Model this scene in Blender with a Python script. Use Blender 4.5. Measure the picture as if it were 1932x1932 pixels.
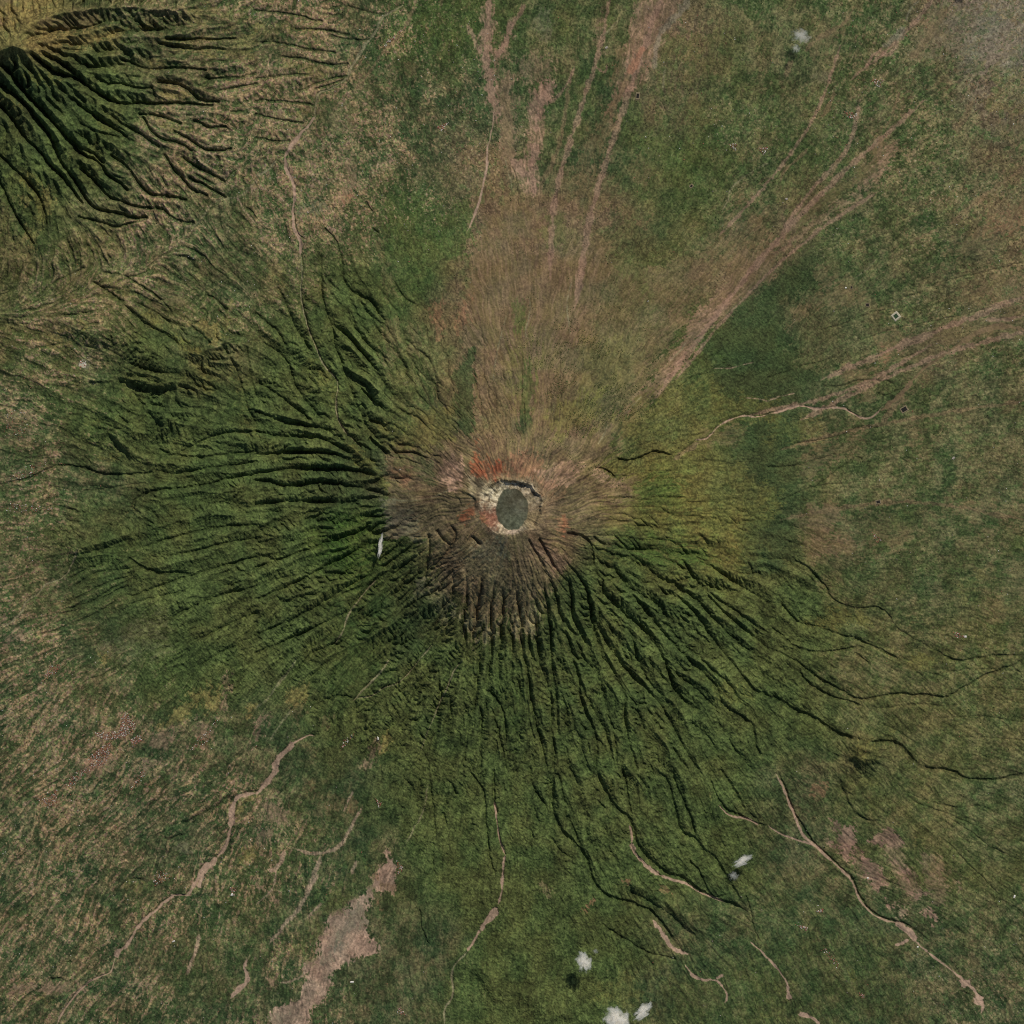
# A volcano seen straight down from high above: bare ash cone with a round crater, forested and gullied southern
# flanks, a dissected older mountain in the north-west corner, farmland, lahar tracks, ponds and a few small clouds.
import bpy, bmesh, math, random
import numpy as np
from math import radians, sin, cos, tan, pi
from mathutils import Vector, Matrix

scene = bpy.context.scene
for o in list(bpy.data.objects): bpy.data.objects.remove(o)

# ---------------------------------------------------------------- camera, sky, sun, exposure
CAM_H = 150000.0
cam = bpy.data.cameras.new('camera'); cam_ob = bpy.data.objects.new('camera', cam)
scene.collection.objects.link(cam_ob); scene.camera = cam_ob
cam_ob.location = (0, 0, CAM_H); cam_ob.rotation_euler = (0, 0, 0)
cam.sensor_width = 36; cam.lens = 18*(CAM_H-520)/10240
cam.clip_start = 1000; cam.clip_end = 400000

SUN_AZ, SUN_EL = 27.0, 52.0
world = bpy.data.worlds.new('World'); scene.world = world; world.use_nodes = True
wn = world.node_tree.nodes; wl = world.node_tree.links
sky = wn.new('ShaderNodeTexSky'); sky.sky_type = 'NISHITA'; sky.sun_disc = False
sky.sun_elevation = radians(SUN_EL); sky.sun_rotation = radians(SUN_AZ)
bg = wn['Background']; bg.inputs['Strength'].default_value = .06
wl.new(sky.outputs['Color'], bg.inputs['Color'])
sl = bpy.data.lights.new('sun', 'SUN'); sl.energy = 3.2; sl.angle = radians(.5); sl.color = (1, .955, .87)
sun = bpy.data.objects.new('sun', sl); scene.collection.objects.link(sun)
sun.rotation_euler = Vector((sin(radians(SUN_AZ))*cos(radians(SUN_EL)), cos(radians(SUN_AZ))*cos(radians(SUN_EL)), sin(radians(SUN_EL)))).to_track_quat('Z', 'Y').to_euler()
sun.location = (4000, 9000, 9000)
vs = scene.view_settings
vs.view_transform = 'Standard'; vs.look = 'None'; vs.gamma = 1; vs.exposure = 0; vs.use_curve_mapping = False
scene.cycles.use_denoising = False
scene.cycles.pixel_filter_type = 'BLACKMAN_HARRIS'; scene.cycles.filter_width = 1.05
scene.cycles.max_bounces = 16; scene.cycles.diffuse_bounces = 2; scene.cycles.volume_bounces = 16
scene.cycles.transparent_max_bounces = 8; scene.cycles.volume_step_rate = .4

ALBEDO_GAIN = .98
# ---------------------------------------------------------------- survey data
# plan units: u east, v south, one unit = 10 m, origin at the north-west corner;
# a survey sheet is 512 x 512 units (sheet "cr" = column, row) read at 3.773 marks per unit
LINES = """
g 22 8 85: 420,150 560,170 610,290 620,420 650,560 720,650 830,740 930,830 1020,930 1100,1030 1130,1120 1190,1230 1200,1330 1290,1430 1390,1490
g 22 6 70: 370,270 400,380 490,460 550,560 580,700 600,850 640,980 670,1080 740,1160 800,1280 860,1400 840,1500 850,1620 880,1750 940,1932
g 22 6 75: 200,180 270,330 320,430 410,500 440,600 430,700 450,800 560,1000 600,1120
g 22 6 70: 100,200 190,330 260,480 310,560 320,660 350,760 400,880 430,1000 450,1100 500,1250 500,1380 540,1470 600,1600 640,1750 620,1932
g 22 5 60: 30,560 60,700 70,850 60,960 90,1100 120,1280 150,1450 190,1640 230,1800 260,1932
g 22 5 60: 170,780 190,950 200,1100 240,1250 300,1400 290,1560 300,1700 320,1830 300,1932
g 22 5 55: 250,720 280,880 290,1000 300,1200 330,1400
g 22 6 65: 600,770 690,960 760,1060 850,1180 960,1290 1080,1400 1180,1560 1260,1700 1330,1840 1400,1932
g 22 5 45: 760,240 930,340 1050,460 1200,540 1330,620 1450,730 1560,850 1700,980 1932,1150
g 22 6 60: 770,430 850,560 950,680 1060,820 1200,980 1350,1130 1480,1250 1540,1330
G 22 6 55: 1480,1290 1540,1340 1560,1420 1640,1500 1780,1570 1830,1650 1830,1760 1870,1830 1932,1850
g 22 5 50: 1280,370 1420,560 1530,700 1680,830 1800,930 1932,1040
g 22 5 50: 1100,340 1300,420 1480,620 1700,760 1932,920
g 22 5 45: 1400,350 1600,480 1800,610 1932,690
g 22 5 55: 1250,640 1400,780 1500,960 1650,1130 1750,1250 1800,1340
G 22 7 60: 1740,1240 1800,1340 1880,1370 1932,1390
g 22 5 50: 1170,860 1300,1000 1440,1130 1580,1260 1660,1330
g 22 4 50: 1440,1650 1500,1720 1550,1800
g 22 5 45: 870,880 920,1000 930,1100 1000,1240 1120,1380
g 22 5 45: 660,1300 700,1450 760,1640 780,1780 790,1932
g 22 5 45: 1020,1500 1100,1620 1180,1720 1260,1850 1320,1932
g 22 4 40: 1640,1720 1720,1860 1800,1932
g 22 5 50: 1130,1120 1250,1240 1400,1340 1500,1460
g 22 5 45: 500,1250 560,1400 650,1560 720,1700 780,1932
g 22 4 40: 120,1280 110,1500 160,1700
g 22 5 50: 380,30 430,130 520,210 560,320
G 22 6 90: 395,170 480,165 545,185 585,240 605,330 600,410
G 22 4 70: 200,190 260,300 320,420
G 22 4 60: 120,200 200,330 250,420
G 22 4 50: 610,190 660,220 700,250
G 32 4 38: 180,360 300,420 370,500 430,560 450,630 520,690 600,720 720,730 810,710 900,770 960,860
g 32 4 30: 960,860 1010,900 1100,960 1240,1040
G 32 5 40: 1240,1040 1340,1100 1460,1130 1600,1110 1700,1085 1900,1090 1932,1085
g 32 4 40: 100,690 150,760 230,840 340,860 440,890 560,940 640,945
G 32 5 50: 640,945 760,1010 880,1060 980,1115
G 32 4 35: 0,850 90,920 170,1000 290,1050 420,1065 560,1040 700,1015
g 32 4 40: 0,1030 150,1090 250,1150 340,1220
G 32 5 50: 220,1130 280,1180 340,1240 450,1300 560,1350 640,1400 720,1420 820,1400 920,1380 1030,1370 1080,1390 1200,1380 1310,1415 1420,1375 1450,1340 1560,1290 1640,1240 1740,1200 1850,1160 1932,1120
G 32 4 35: 220,1190 300,1300 400,1360 500,1400 620,1430 720,1470
G 32 8 75: 0,1360 60,1410 150,1480 270,1530 370,1570 450,1630 520,1690 620,1700 720,1740 860,1740 980,1740 1030,1800 1080,1870 1150,1932
G 32 4 30: 650,1060 700,1110 760,1150
g 32 4 24: 800,1475 930,1480 1000,1460 1150,1450 1300,1470 1450,1460
g 32 3 20: 870,1610 980,1650 1080,1720
g 32 3 20: 300,480 420,600
g 32 3 20: 310,590 410,620
g 32 3 22: 380,760 450,720 500,690
g 32 3 18: 1240,1230 1420,1200 1600,1180 1932,1210
g 32 3 18: 1450,1330 1700,1330 1932,1350
g 32 3 18: 1300,1560 1600,1540 1932,1590
g 32 3 18: 1500,1700 1700,1700 1932,1730
g 32 3 18: 650,790 700,850 760,880
G 33 6 55: 1150,0 1230,5 1380,20 1440,60 1500,100 1680,100 1850,60 1932,50
G 23 8 80: 620,0 660,120 720,220 770,300 870,370 910,450 930,560 1000,660 1100,760 1180,810 1300,830 1360,900 1440,940 1530,1000 1640,1030 1750,1080 1780,1140
r 23 4 s 20: 900,560 930,650 1000,720 1060,770 1110,810
r 23 2 s 12: 885,430 905,500 900,560
r 23 2 s 12: 1110,810 1200,840 1310,870 1400,930 1500,970 1600,1010
G 23 7 70: 290,0 310,80 300,180 290,290 330,400 380,490 480,570 550,660 580,780 620,880 680,950 780,990 880,1010 960,1050 1040,1070 1080,1130 1150,1210 1230,1330 1280,1390
r 23 4 s 12: 1070,1150 1130,1240 1180,1330 1250,1390 1330,1400
r 23 3 s 4: 1310,1490 1370,1570 1440,1610 1540,1590 1600,1660 1630,1720 1610,1770
r 23 5 s 3: 1540,1590 1590,1560
G 23 7 70: 1080,40 1160,80 1190,180 1220,280 1240,420 1290,510 1360,520 1430,610 1530,680 1590,780 1640,850 1680,960 1740,1040
G 23 5 55: 1210,0 1230,120 1290,230 1340,380 1380,510
G 23 4 45: 830,0 860,130 870,240 900,360
G 23 4 40: 1480,30 1510,120 1550,250 1640,330 1740,360 1840,420 1932,440
r 23 2 s 3: 1560,280 1650,370 1760,370 1860,430
G 23 6 55: 1560,0 1640,110 1710,230 1760,330 1850,400
G 23 5 55: 410,350 430,400 480,500 520,580
G 23 4 45: 1330,690 1420,780 1460,900 1520,990 1620,960
G 23 3 30: 1760,960 1800,1090 1810,1180 1860,1300
r 23 1.6 s 5: 1800,1310 1880,1380 1932,1440
g 23 4 40: 680,1180 800,1270 920,1330 1020,1400 1150,1430 1240,1450
g 23 4 40: 140,460 150,520 190,540
g 23 4 35: 630,240 700,300
g 23 4 40: 130,0 140,130 220,230 280,330
g 23 4 35: 430,0 470,60 490,120
g 23 4 40: 350,60 390,200 400,380
g 23 4 30: 640,700 700,830 740,930
g 23 4 30: 300,530 370,640 450,680
c 23 6 60: 850,900 960,950 1100,1030 1200,1100 1300,1200 1390,1265
G 33 4 45: 50,0 110,110 150,230 190,330 260,440 330,560 440,650 540,750 630,820 670,920 710,1010 790,1090 880,1140 970,1160 1060,1190 1110,1230
r 33 2.2 s 6: 60,40 130,180 180,310 230,430 260,510 350,580 440,660 540,760 625,830 660,920 700,1010 780,1100 880,1150 970,1170
r 33 6 s 5: 970,1170 1050,1230 1120,1310
r 33 3 s 4: 1120,1310 1200,1390
r 33 1.8 s 4: 1200,1390 1290,1450 1390,1530
r 33 3 s 3: 1390,1530 1480,1600 1560,1680 1620,1760 1610,1850
r 33 10 s 2: 1470,1600 1480,1640
r 33 8 s 2: 1560,1740 1620,1760
r 33 5 s 2: 960,1340 1060,1300
r 33 2 s 3: 0,1430 60,1500 120,1580 160,1660
r 33 4 s 3: 150,1640 160,1750
r 33 4 s 3: 230,1860 340,1880 390,1932
r 33 2 s 4: 0,430 80,490 180,530 280,560 350,580
c 33 5 60: 540,80 580,190 620,290 700,360 760,385 880,395
g 33 3 26: 1400,400 1520,470 1640,580 1780,660 1900,690
g 33 3 26: 1360,570 1450,660 1560,770 1650,870 1750,960
g 33 3 20: 1050,190 1200,250 1400,300 1600,290
g 33 3 20: 1100,260 1400,360 1600,450 1932,560
g 33 4 24: 1500,560 1700,600 1932,720
G 02 6 60: 960,340 1060,410 1190,470 1350,460 1450,480
c 02 6 60: 600,320 720,280 800,260 900,220 990,190
r 02 1.4 w 6: 590,270 560,370 510,470 440,520 340,540 290,620 190,670 170,750 90,830 0,880
g 02 4 45: 980,480 800,540 620,630 480,710
g 02 4 45: 960,560 780,650 600,710 480,730
g 02 4 40: 1000,500 830,590 600,740 440,770
g 02 4 40: 870,680 680,790 420,890 300,930
g 02 4 36: 760,400 620,440 540,500
g 02 4 40: 1000,420 700,460 560,560
g 02 4 40: 1400,600 1180,640 1000,690
g 02 4 30: 880,1180 760,1240 660,1260
g 02 5 60: 1932,340 1700,400 1450,480 1200,560 1000,640
g 02 5 60: 1932,200 1700,230 1500,290 1300,330
g 02 5 60: 1932,560 1600,650 1400,740 1200,860
g 02 5 60: 1932,760 1700,860 1450,1000
g 02 5 60: 1932,100 1600,120 1350,180 1100,260
g 02 4 40: 1800,1000 1600,1100 1500,1170 1400,1330
r 03 5 s 24: 1932,190 1830,200 1770,250 1750,350 1740,450
r 03 3 s 32: 1740,450 1720,540 1700,600 1640,680
r 03 6 s 28: 1640,680 1560,740 1510,790
r 03 4 s 28: 1510,790 1470,880 1410,960
r 03 2 s 28: 1410,960 1320,960
r 03 4 s 28: 1320,960 1240,1010 1180,1070 1090,1140 1020,1220
r 03 2.6 s 24: 1020,1220 970,1330 880,1400
r 03 4 s 20: 900,1370 870,1430
r 03 1.6 s 20: 870,1430 840,1550 760,1570 660,1620 580,1700 520,1780 450,1870 435,1932
r 03 5 s 16: 1530,800 1500,900
c 03 9 75: 1340,415 1450,385 1560,310 1660,260 1740,190
G 03 5 45: 970,845 1070,840
G 03 5 40: 1240,545 1310,540 1380,500
G 03 4 40: 460,1470 540,1465
G 03 4 40: 370,1590 460,1590
g 03 5 35: 1200,640 1100,720 980,830 880,920 760,1070 650,1240 560,1400 440,1500
p 03 3 s 0: 1500,1260 1480,1390 1430,1480 1415,1560
r 03 4 s 3: 1860,1440 1840,1520 1870,1590 1810,1670 1740,1740
p 13 3 s 0: 800,290 740,400 690,500 640,590 560,630 480,640 420,650 270,600
p 13 4 s 0: 490,660 440,800 390,900 370,1000 310,1080 230,1160 170,1240 100,1330
p 13 2.4 s 0: 470,800 400,920
p 13 4 s 0: 220,620 150,770 90,765
p 13 2 s 0: 730,170 690,270 660,330
r 13 5 s 20: 0,200 100,90 160,0
p 13 3 s 0: 760,690 720,800
p 13 2 s 0: 500,1020 370,1140
p 13 1.5 s 0: 0,1030 120,930 150,830 150,780
p 13 2 s 0: 360,1560 280,1610 180,1620
p 13 1.2 w 0: 1120,600 1180,470 1270,330 1300,120
G 13 4 45: 1790,0 1790,150 1800,250 1830,360
r 13 1.6 s 20: 1800,250 1820,420 1840,550 1880,650
r 13 2.4 s 5: 1880,650 1860,780 1860,900 1830,1020
r 13 6 s 4: 1820,1060 1760,1130 1690,1220
r 13 3.4 s 4: 1690,1220 1640,1310 1600,1380
r 13 1.7 w 4: 1600,1380 1500,1480 1470,1560 1490,1650 1480,1740 1420,1810 1420,1932
G 13 4 50: 1600,0 1660,90 1730,180 1730,400 1750,560 1770,700 1800,790
G 13 4 40: 1410,330 1440,430
G 13 4 35: 1330,560 1340,800
G 13 3 35: 1240,1060 1240,1200 1310,1340
g 13 4 35: 1300,0 1310,80 1340,300 1350,540
g 13 4 35: 1430,80 1480,120 1500,180
c 13 10 50: 1600,1510 1700,1600 1760,1720 1850,1850
r 12 6 s 16: 130,1932 200,1830 290,1740
r 12 2 s 16: 290,1740 400,1680 440,1690
r 12 1.4 w 20: 920,500 860,560 790,650 700,760 660,900 600,990
g 12 4 40: 600,990 480,1040 390,1090 330,1180 240,1300 100,1400
p 12 2 w 0: 310,1100 240,1220 150,1310 100,1400 0,1480
p 12 2 w 0: 260,1490 190,1600 110,1720
r 12 1.6 w 16: 1010,1100 950,1200 880,1270 800,1350 740,1420
g 12 4 45: 1130,720 1100,820 1030,960 1010,1080
r 12 1.2 w 14: 1330,1000 1220,1130 1140,1230 1060,1300 960,1320 880,1390 760,1400
G 12 4 45: 600,1385 680,1390 730,1410
r 12 1.1 w 12: 1570,1110 1500,1170 1450,1320 1390,1430 1340,1550 1290,1670 1250,1790
g 12 3 30: 1250,1790 1300,1860 1310,1932
g 12 3 30: 1380,1200 1390,1430
G 12 4 60: 1310,150 1310,330 1280,510
G 12 4 60: 1370,130 1400,190 1470,250
G 12 4 60: 1480,100 1530,180 1440,310
G 12 4 60: 1640,180 1700,240
g 12 4 50: 1490,440 1500,560 1450,730 1400,860
g 12 4 50: 1700,480 1690,650 1660,820 1620,1050
g 12 4 50: 1800,520 1770,720 1780,900 1780,1080 1750,1200
g 12 4 50: 1870,600 1850,820 1840,1000 1820,1180 1830,1320
g 12 4 50: 1590,430 1600,650 1560,830 1590,1020
g 12 4 50: 1690,1100 1670,1300 1640,1500
G 12 4 50: 1740,1340 1820,1390 1870,1520 1880,1720
g 12 4 40: 1600,1550 1590,1750 1560,1932
g 12 4 40: 1700,1500 1700,1700 1690,1932
g 12 4 40: 1780,1500 1850,1750 1880,1932
c 12 10 110: 820,340 880,360 930,390
g 12 5 60: 920,370 900,440 850,480 700,560 500,700
g 12 5 60: 850,120 700,180 480,260 250,330 0,420
g 12 5 60: 860,230 700,330 500,430 250,560 0,660
g 12 5 55: 800,560 550,660 300,800 0,930
g 12 5 55: 720,740 500,840 300,950 0,1060
g 12 4 50: 1200,200 1180,400 1100,600 1060,720
g 12 4 45: 1060,230 1040,420 950,650 930,800 850,930
g 12 4 45: 1420,700 1330,900 1250,1080
g 11 6 80: 560,1320 440,1290 260,1270 60,1200 0,1180
g 11 6 90: 700,1480 500,1370 330,1370 100,1350 0,1330
g 11 6 90: 760,1570 600,1490 420,1480 230,1480 60,1510 0,1500
g 11 6 90: 900,1660 700,1610 500,1620 300,1600 100,1630 0,1640
g 11 6 90: 950,1790 800,1760 640,1730 480,1710 300,1750 120,1710 0,1690
g 11 6 80: 1000,1815 860,1830 700,1870 620,1860 400,1850 180,1860 0,1880
g 01 5 70: 1932,1650 1760,1670 1500,1740 1200,1760 1040,1820 1000,1900
g 01 5 60: 1932,1550 1740,1590 1500,1610 1340,1650 1180,1620
G 01 4 45: 1180,1620 1040,1650 870,1660 690,1620 600,1590 450,1580 370,1600 290,1650 180,1690 0,1730
g 01 5 60: 1932,1480 1700,1500 1500,1530 1250,1500
g 01 5 60: 1932,1330 1700,1330 1500,1410 1380,1480
g 01 6 70: 1400,720 1300,620 1180,560 1040,470 950,370 850,290 720,210
g 01 5 50: 1040,840 920,780 840,720 790,700
g 01 5 50: 1360,890 1200,880 1060,850 1000,820
c 01 11 170: 870,930 960,940 1060,985 1150,1005 1260,1005 1330,970
c 01 7 80: 660,945 760,955 860,935
c 01 8 120: 820,1330 880,1410 950,1470 1000,1560
c 01 7 110: 1120,1170 1180,1230 1240,1290
c 01 5 70: 900,1190 980,1260
G 01 5 70: 1200,1460 1270,1490
G 01 5 60: 1350,980 1480,1010
g 01 4 40: 360,460 560,450 700,430
g 01 4 36: 580,510 660,530 740,510
g 01 4 36: 280,700 400,680 500,660
g 01 4 36: 640,680 720,700
g 01 3 30: 180,360 280,330 400,210 500,160 640,100
g 01 3 22: 0,1100 150,1100 430,1095
g 01 3 22: 370,1740 550,1760 700,1770 900,1740 1100,1720
g 01 4 50: 1560,300 1640,330 1700,400
g 01 5 60: 1450,540 1520,590 1590,660
g 01 4 40: 800,130 950,150 1100,250 1190,310 1300,420
g 01 4 40: 1070,370 1200,440 1280,500
g 01 5 50: 1700,700 1780,850 1830,1000 1860,1150 1932,1260
g 01 5 50: 1860,700 1880,900 1932,1050
c 11 8 160: 650,830 760,920 850,965 890,1050 925,1150
G 11 5 100: 790,1010 880,1090
c 11 5 90: 800,1110 840,1160
G 11 6 100: 850,1240 930,1270
G 11 7 110: 850,1370 920,1440 1000,1500
g 11 6 70: 490,0 490,250 520,400 570,520 600,700 640,810
g 11 6 70: 640,0 650,180 720,280 880,350 920,430
g 11 5 60: 560,510 700,610 800,720 850,790 920,870
g 11 5 60: 60,660 180,740 260,830 300,1000 440,1170
g 11 5 60: 0,440 160,560 220,680
g 11 5 55: 170,250 250,420 300,560 400,700
g 11 5 60: 0,960 100,1000 300,1150 400,1230
r 11 1.5 w 25: 345,0 350,120 335,300 360,420 400,560 465,720 520,840 610,920 625,990 605,1090 610,1190 650,1290 720,1370 800,1450
g 11 5 50: 640,820 700,960 760,1130 860,1320 950,1420
g 11 4 30: 1050,200 1120,330 1230,380
g 11 4 30: 1100,700 1180,780 1200,850
g 11 4 35: 1240,720 1330,800 1360,960 1380,1090
g 11 4 35: 1200,840 1260,980 1320,1120
g 11 4 30: 950,1000 1050,1150 1200,1230
g 11 4 26: 1640,700 1650,960 1700,1120 1720,1300
g 11 4 22: 1860,880 1870,1000
g 11 4 26: 1800,1100 1830,1300 1880,1450
G 11 3 40: 1000,1490 1200,1480 1310,1540
g 11 3 30: 1050,1530 1150,1540 1260,1580
g 11 3 30: 1040,1610 1150,1680 1250,1710
p 11 1 w 0: 1900,430 1850,600 1800,830 1790,960
p 11 1 w 0: 1010,1840 1180,1850 1320,1830 1460,1770
G 10 3 40: 440,680 500,660 640,620 700,580
r 10 2.4 w 14: 1110,40 1000,100 940,150 905,240 865,300
r 10 2.6 w 14: 865,300 810,350 770,440 715,510 700,580
r 10 1.8 w 14: 700,580 640,635 550,680 470,700 460,760 445,810 450,880
r 10 3.4 s 12: 450,880 400,950 330,1020 270,1100 220,1180
r 10 2.6 s 14: 220,1180 225,1290 280,1360 295,1450 285,1540 280,1640 290,1740 340,1800 335,1932
G 10 2.5 35: 285,1550 290,1680 320,1770 370,1810
p 10 3 b 0: 1215,0 1160,120 1110,260
p 10 2.6 b 0: 1110,260 1000,340 920,450 850,560 740,690
r 10 2 w 5: 0,1330 80,1300 150,1220
G 10 3 35: 830,1520 880,1600
G 10 3 35: 520,1720 600,1810 630,1920
G 10 3 30: 880,1720 920,1760
p 10 1.2 w 0: 860,1240 890,1320
p 10 8 p 0: 1765,0 1750,160 1735,330
p 10 11 p 0: 1735,330 1740,480 1760,620
p 10 9 p 0: 1760,620 1780,760 1850,860
p 10 6 p 0: 1932,170 1880,330 1800,450
p 10 4 p 0: 1600,190 1660,330 1720,430
r 10 1.8 s 3: 1800,830 1780,1000 1740,1130 1745,1280 1710,1400 1690,1520 1640,1650 1600,1750
p 10 10 b 0: 1870,700 1900,900 1900,1100 1910,1300
p 10 1.4 w 0: 1880,1200 1920,1350 1932,1450
g 10 4 40: 0,90 250,110 420,150 500,160
g 10 4 40: 200,440 320,440 430,470 560,500 690,480
g 10 4 40: 330,690 420,650 560,600 690,580
g 10 4 40: 0,870 150,900 350,930
g 10 4 36: 560,270 700,300 830,300
g 10 4 36: 700,50 830,90 960,110
g 10 4 36: 0,770 200,770 430,790
g 10 4 36: 0,1050 150,1080 250,1070
g 10 4 36: 300,230 500,230 700,260
g 10 4 36: 0,600 200,570 400,570
g 10 4 36: 0,330 200,330 400,380 600,400
p uv 6 p 0: 1150,620 1180,430 1235,250 1300,60 1330,-30
p uv 5 p 0: 1100,560 1105,400 1150,250 1200,100 1225,-30
p uv 4 b 0: 1062,500 1075,380 1120,300 1140,160
p uv 5 p 0: 1300,810 1420,645 1560,470 1700,330 1850,200
p uv 4 p 0: 1560,470 1620,380 1700,300 1720,200
p uv 3 p 0: 1350,760 1480,600 1620,470 1760,380
p uv 6 p 0: 1640,760 1780,700 1900,650 2060,590
p uv 5 p 0: 1600,840 1760,760 1900,700 2060,660
p uv 3.5 b 0: 1560,900 1700,860 1860,830 2060,800
p uv 4 p 0: 1500,830 1640,800 1750,760 1860,690
p uv 4 b 0: 1560,1040 1700,1010 1850,1000 2050,1040
p uv 5 b 0: 1900,450 1980,380 2060,330
p uv 4 p 0: 1700,160 1800,80 1880,-20
p uv 3 p 0: 1440,470 1560,340 1640,220 1680,90
p 00 1.6 w 0: 1932,1370 1880,1430 1800,1500 1700,1500 1610,1530 1560,1600 1500,1690 1400,1730 1320,1700
p 00 1.8 s 0: 1790,1490 1850,1600 1932,1690
G 00 3 35: 1860,1570 1932,1640
g 00 5 70: 270,440 370,530 480,580 600,600 650,650 760,720 850,770 960,800 1060,780 1150,790 1300,790 1430,790 1600,800
g 00 5 50: 350,440 450,470 540,540 600,590
g 00 6 90: 0,500 100,560 150,640 240,770 370,880 450,980 540,1080 620,1180 760,1220 800,1330 900,1380 960,1440
g 00 6 80: 0,650 100,720 200,800 260,880 330,960 400,1060 440,1180 520,1310 600,1410 680,1560 800,1600 900,1620 1010,1650 1110,1640
g 00 5 70: 0,800 60,850 130,950 200,1060 300,1150 380,1250 470,1330 560,1450 620,1540
g 00 5 60: 0,1180 80,1240 170,1330 280,1440 330,1560 360,1700
g 00 6 70: 540,1060 600,1130 720,1170 780,1230
g 00 5 55: 600,800 720,880 830,960 960,1040
g 00 5 60: 850,1180 960,1260 1010,1330 1060,1410 1140,1480 1300,1490 1400,1510
g 00 5 60: 620,1290 720,1380 800,1480 900,1530 1050,1570 1230,1580
G 00 6 60: 1230,1580 1300,1650 1380,1690 1480,1690
g 00 5 50: 850,880 940,960 1060,1010 1150,1080 1200,1110
g 00 5 50: 1090,900 1140,990 1230,1060 1380,1090 1440,1140
g 00 5 55: 1320,1000 1440,1060 1530,1130 1640,1150 1740,1130
g 00 6 65: 1200,630 1350,640 1440,700 1510,760 1650,780
g 00 4 45: 930,460 1040,510 1120,540 1250,530 1400,520 1550,540
g 00 5 50: 1250,1180 1310,1280 1400,1370 1450,1440 1560,1480
g 00 5 50: 1390,1200 1480,1260 1600,1320 1690,1370
g 00 5 50: 1440,1350 1560,1410 1700,1490
g 00 4 45: 1260,310 1500,310 1780,300
g 00 4 40: 1250,350 1420,380 1700,380
g 00 4 45: 1060,870 1250,890 1370,940
g 00 5 50: 1470,920 1570,970 1700,960
g 00 4 50: 830,650 900,640 1050,680 1150,670
g 00 4 45: 0,1350 60,1500 120,1620 180,1720 260,1850
g 00 4 40: 620,950 720,1000 900,1050
g 00 4 45: 600,1640 750,1680 880,1730 1000,1690 1100,1650
g 00 4 40: 1550,600 1750,600 1932,560
g 00 4 40: 1640,700 1800,660 1932,640
G 00 5 60: 370,260 460,245 560,250 700,230 800,180
G 00 7 60: 930,80 1000,100 1100,90 1160,95
G 00 5 50: 1310,80 1400,105
G 21 3.4 60: 780,1530 870,1550 980,1530 1060,1475 1120,1490 1200,1510
G 21 3 45: 620,1610 700,1610 770,1670
g 21 3 30: 1240,1530 1300,1470 1380,1390
r 21 1.4 s 10: 1380,1390 1480,1380 1540,1290 1640,1240 1740,1200 1850,1220 1932,1195
p 21 4 b 0: 1220,1530 1300,1480 1400,1410
r 31 1.8 s 8: 0,1195 100,1170 180,1135 290,1130 340,1155 450,1150 550,1140 620,1180 720,1230 800,1210 870,1130
r 31 4 b 6: 850,1170 950,1090 1040,1000 1090,940
r 31 1.8 b 8: 1090,940 1130,900 1170,850 1260,790 1340,740 1450,660
r 31 5 b 5: 1450,650 1550,590 1700,530 1850,530 1932,560
p 31 5 b 0: 860,1250 920,1180 1030,1050
G 31 2.4 22: 580,1150 640,1190 720,1230
g 31 3 26: 0,1600 200,1590 300,1550 500,1500
g 31 3 26: 380,1730 500,1640 660,1510 700,1540
g 31 3 26: 200,1410 340,1400 560,1360 640,1310 740,1290 820,1300
g 31 4 28: 430,985 560,990 640,950 880,930 980,985 900,1060 830,1040
g 31 3 24: 980,340 1040,300 1180,270 1300,190 1500,150 1700,110 1932,40
g 31 3 22: 0,920 350,800 560,760
g 31 3 22: 400,560 560,520 700,450 900,410
g 31 3 22: 640,660 760,610 950,550 1200,500 1500,440 1700,380
g 31 3 22: 1010,770 1070,760 1120,730
g 31 3 22: 1400,1080 1500,1070 1560,1050 1600,1090
g 31 3 22: 100,1850 300,1750 550,1720
g 31 3 22: 1000,1530 1080,1580 1250,1540
g 31 3 20: 1100,1110 1200,1130
p 31 1.4 s 0: 0,1095 80,1060 200,1040
p 31 3 p 0: 1640,480 1800,480 1932,450
p 31 1.2 w 0: 640,180 740,110 820,20
p 21 1 s 0: 1520,850 1640,850 1720,830 1830,800
p 21 1.2 s 0: 1932,1100 1850,1075 1760,1075
p 21 1 w 0: 450,200 410,330 420,480 440,600
p 21 1 w 0: 130,310 140,450 100,550 110,620
p 21 1.2 w 0: 1320,640 1260,730 1180,800
p 21 1 w 0: 980,1060 900,1140 850,1190
p 21 1 w 0: 720,1270 680,1370 640,1430
g 21 4 26: 60,1000 90,1200 80,1370
g 21 3 22: 1210,880 1180,940
g 21 3 24: 1240,1000 1350,920 1440,890
g 21 3 22: 1000,1200 1100,1100 1140,1040
g 21 3 22: 960,740 1030,640
p 20 7 p 0: 290,620 240,720 215,800
p 20 4 p 0: 200,820 185,900 180,1000
p 20 10 p 0: 175,1080 165,1200 160,1300
p 20 4 p 0: 150,1320 165,1400 165,1470
p 20 6 p 0: 0,1200 60,1290 140,1340
p 20 3 p 0: 470,500 430,620 360,710 270,790
p 20 2 p 0: 720,480 700,560 620,500
p 20 8 e 0: 1340,0 1270,90 1180,180 1110,250
p 20 5 e 0: 1110,250 1090,350 1075,450 1070,520
p 20 6 q 0: 1000,360 930,470 880,560
p 20 4 b 0: 880,560 820,680 760,800
p 20 2 w 0: 1160,520 1140,600 1140,670
p 20 5 b 0: 830,700 740,850 760,1000
p 20 1.4 w 0: 1640,1430 1640,1500 1580,1600
p 20 1.4 w 0: 1932,1230 1800,1300 1680,1390 1630,1460
g 20 3 20: 1300,1640 1350,1570 1430,1600 1510,1580
g 20 3 18: 1080,1300 1150,1240 1180,1160
g 20 3 18: 1130,770 1160,870 1180,930
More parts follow.
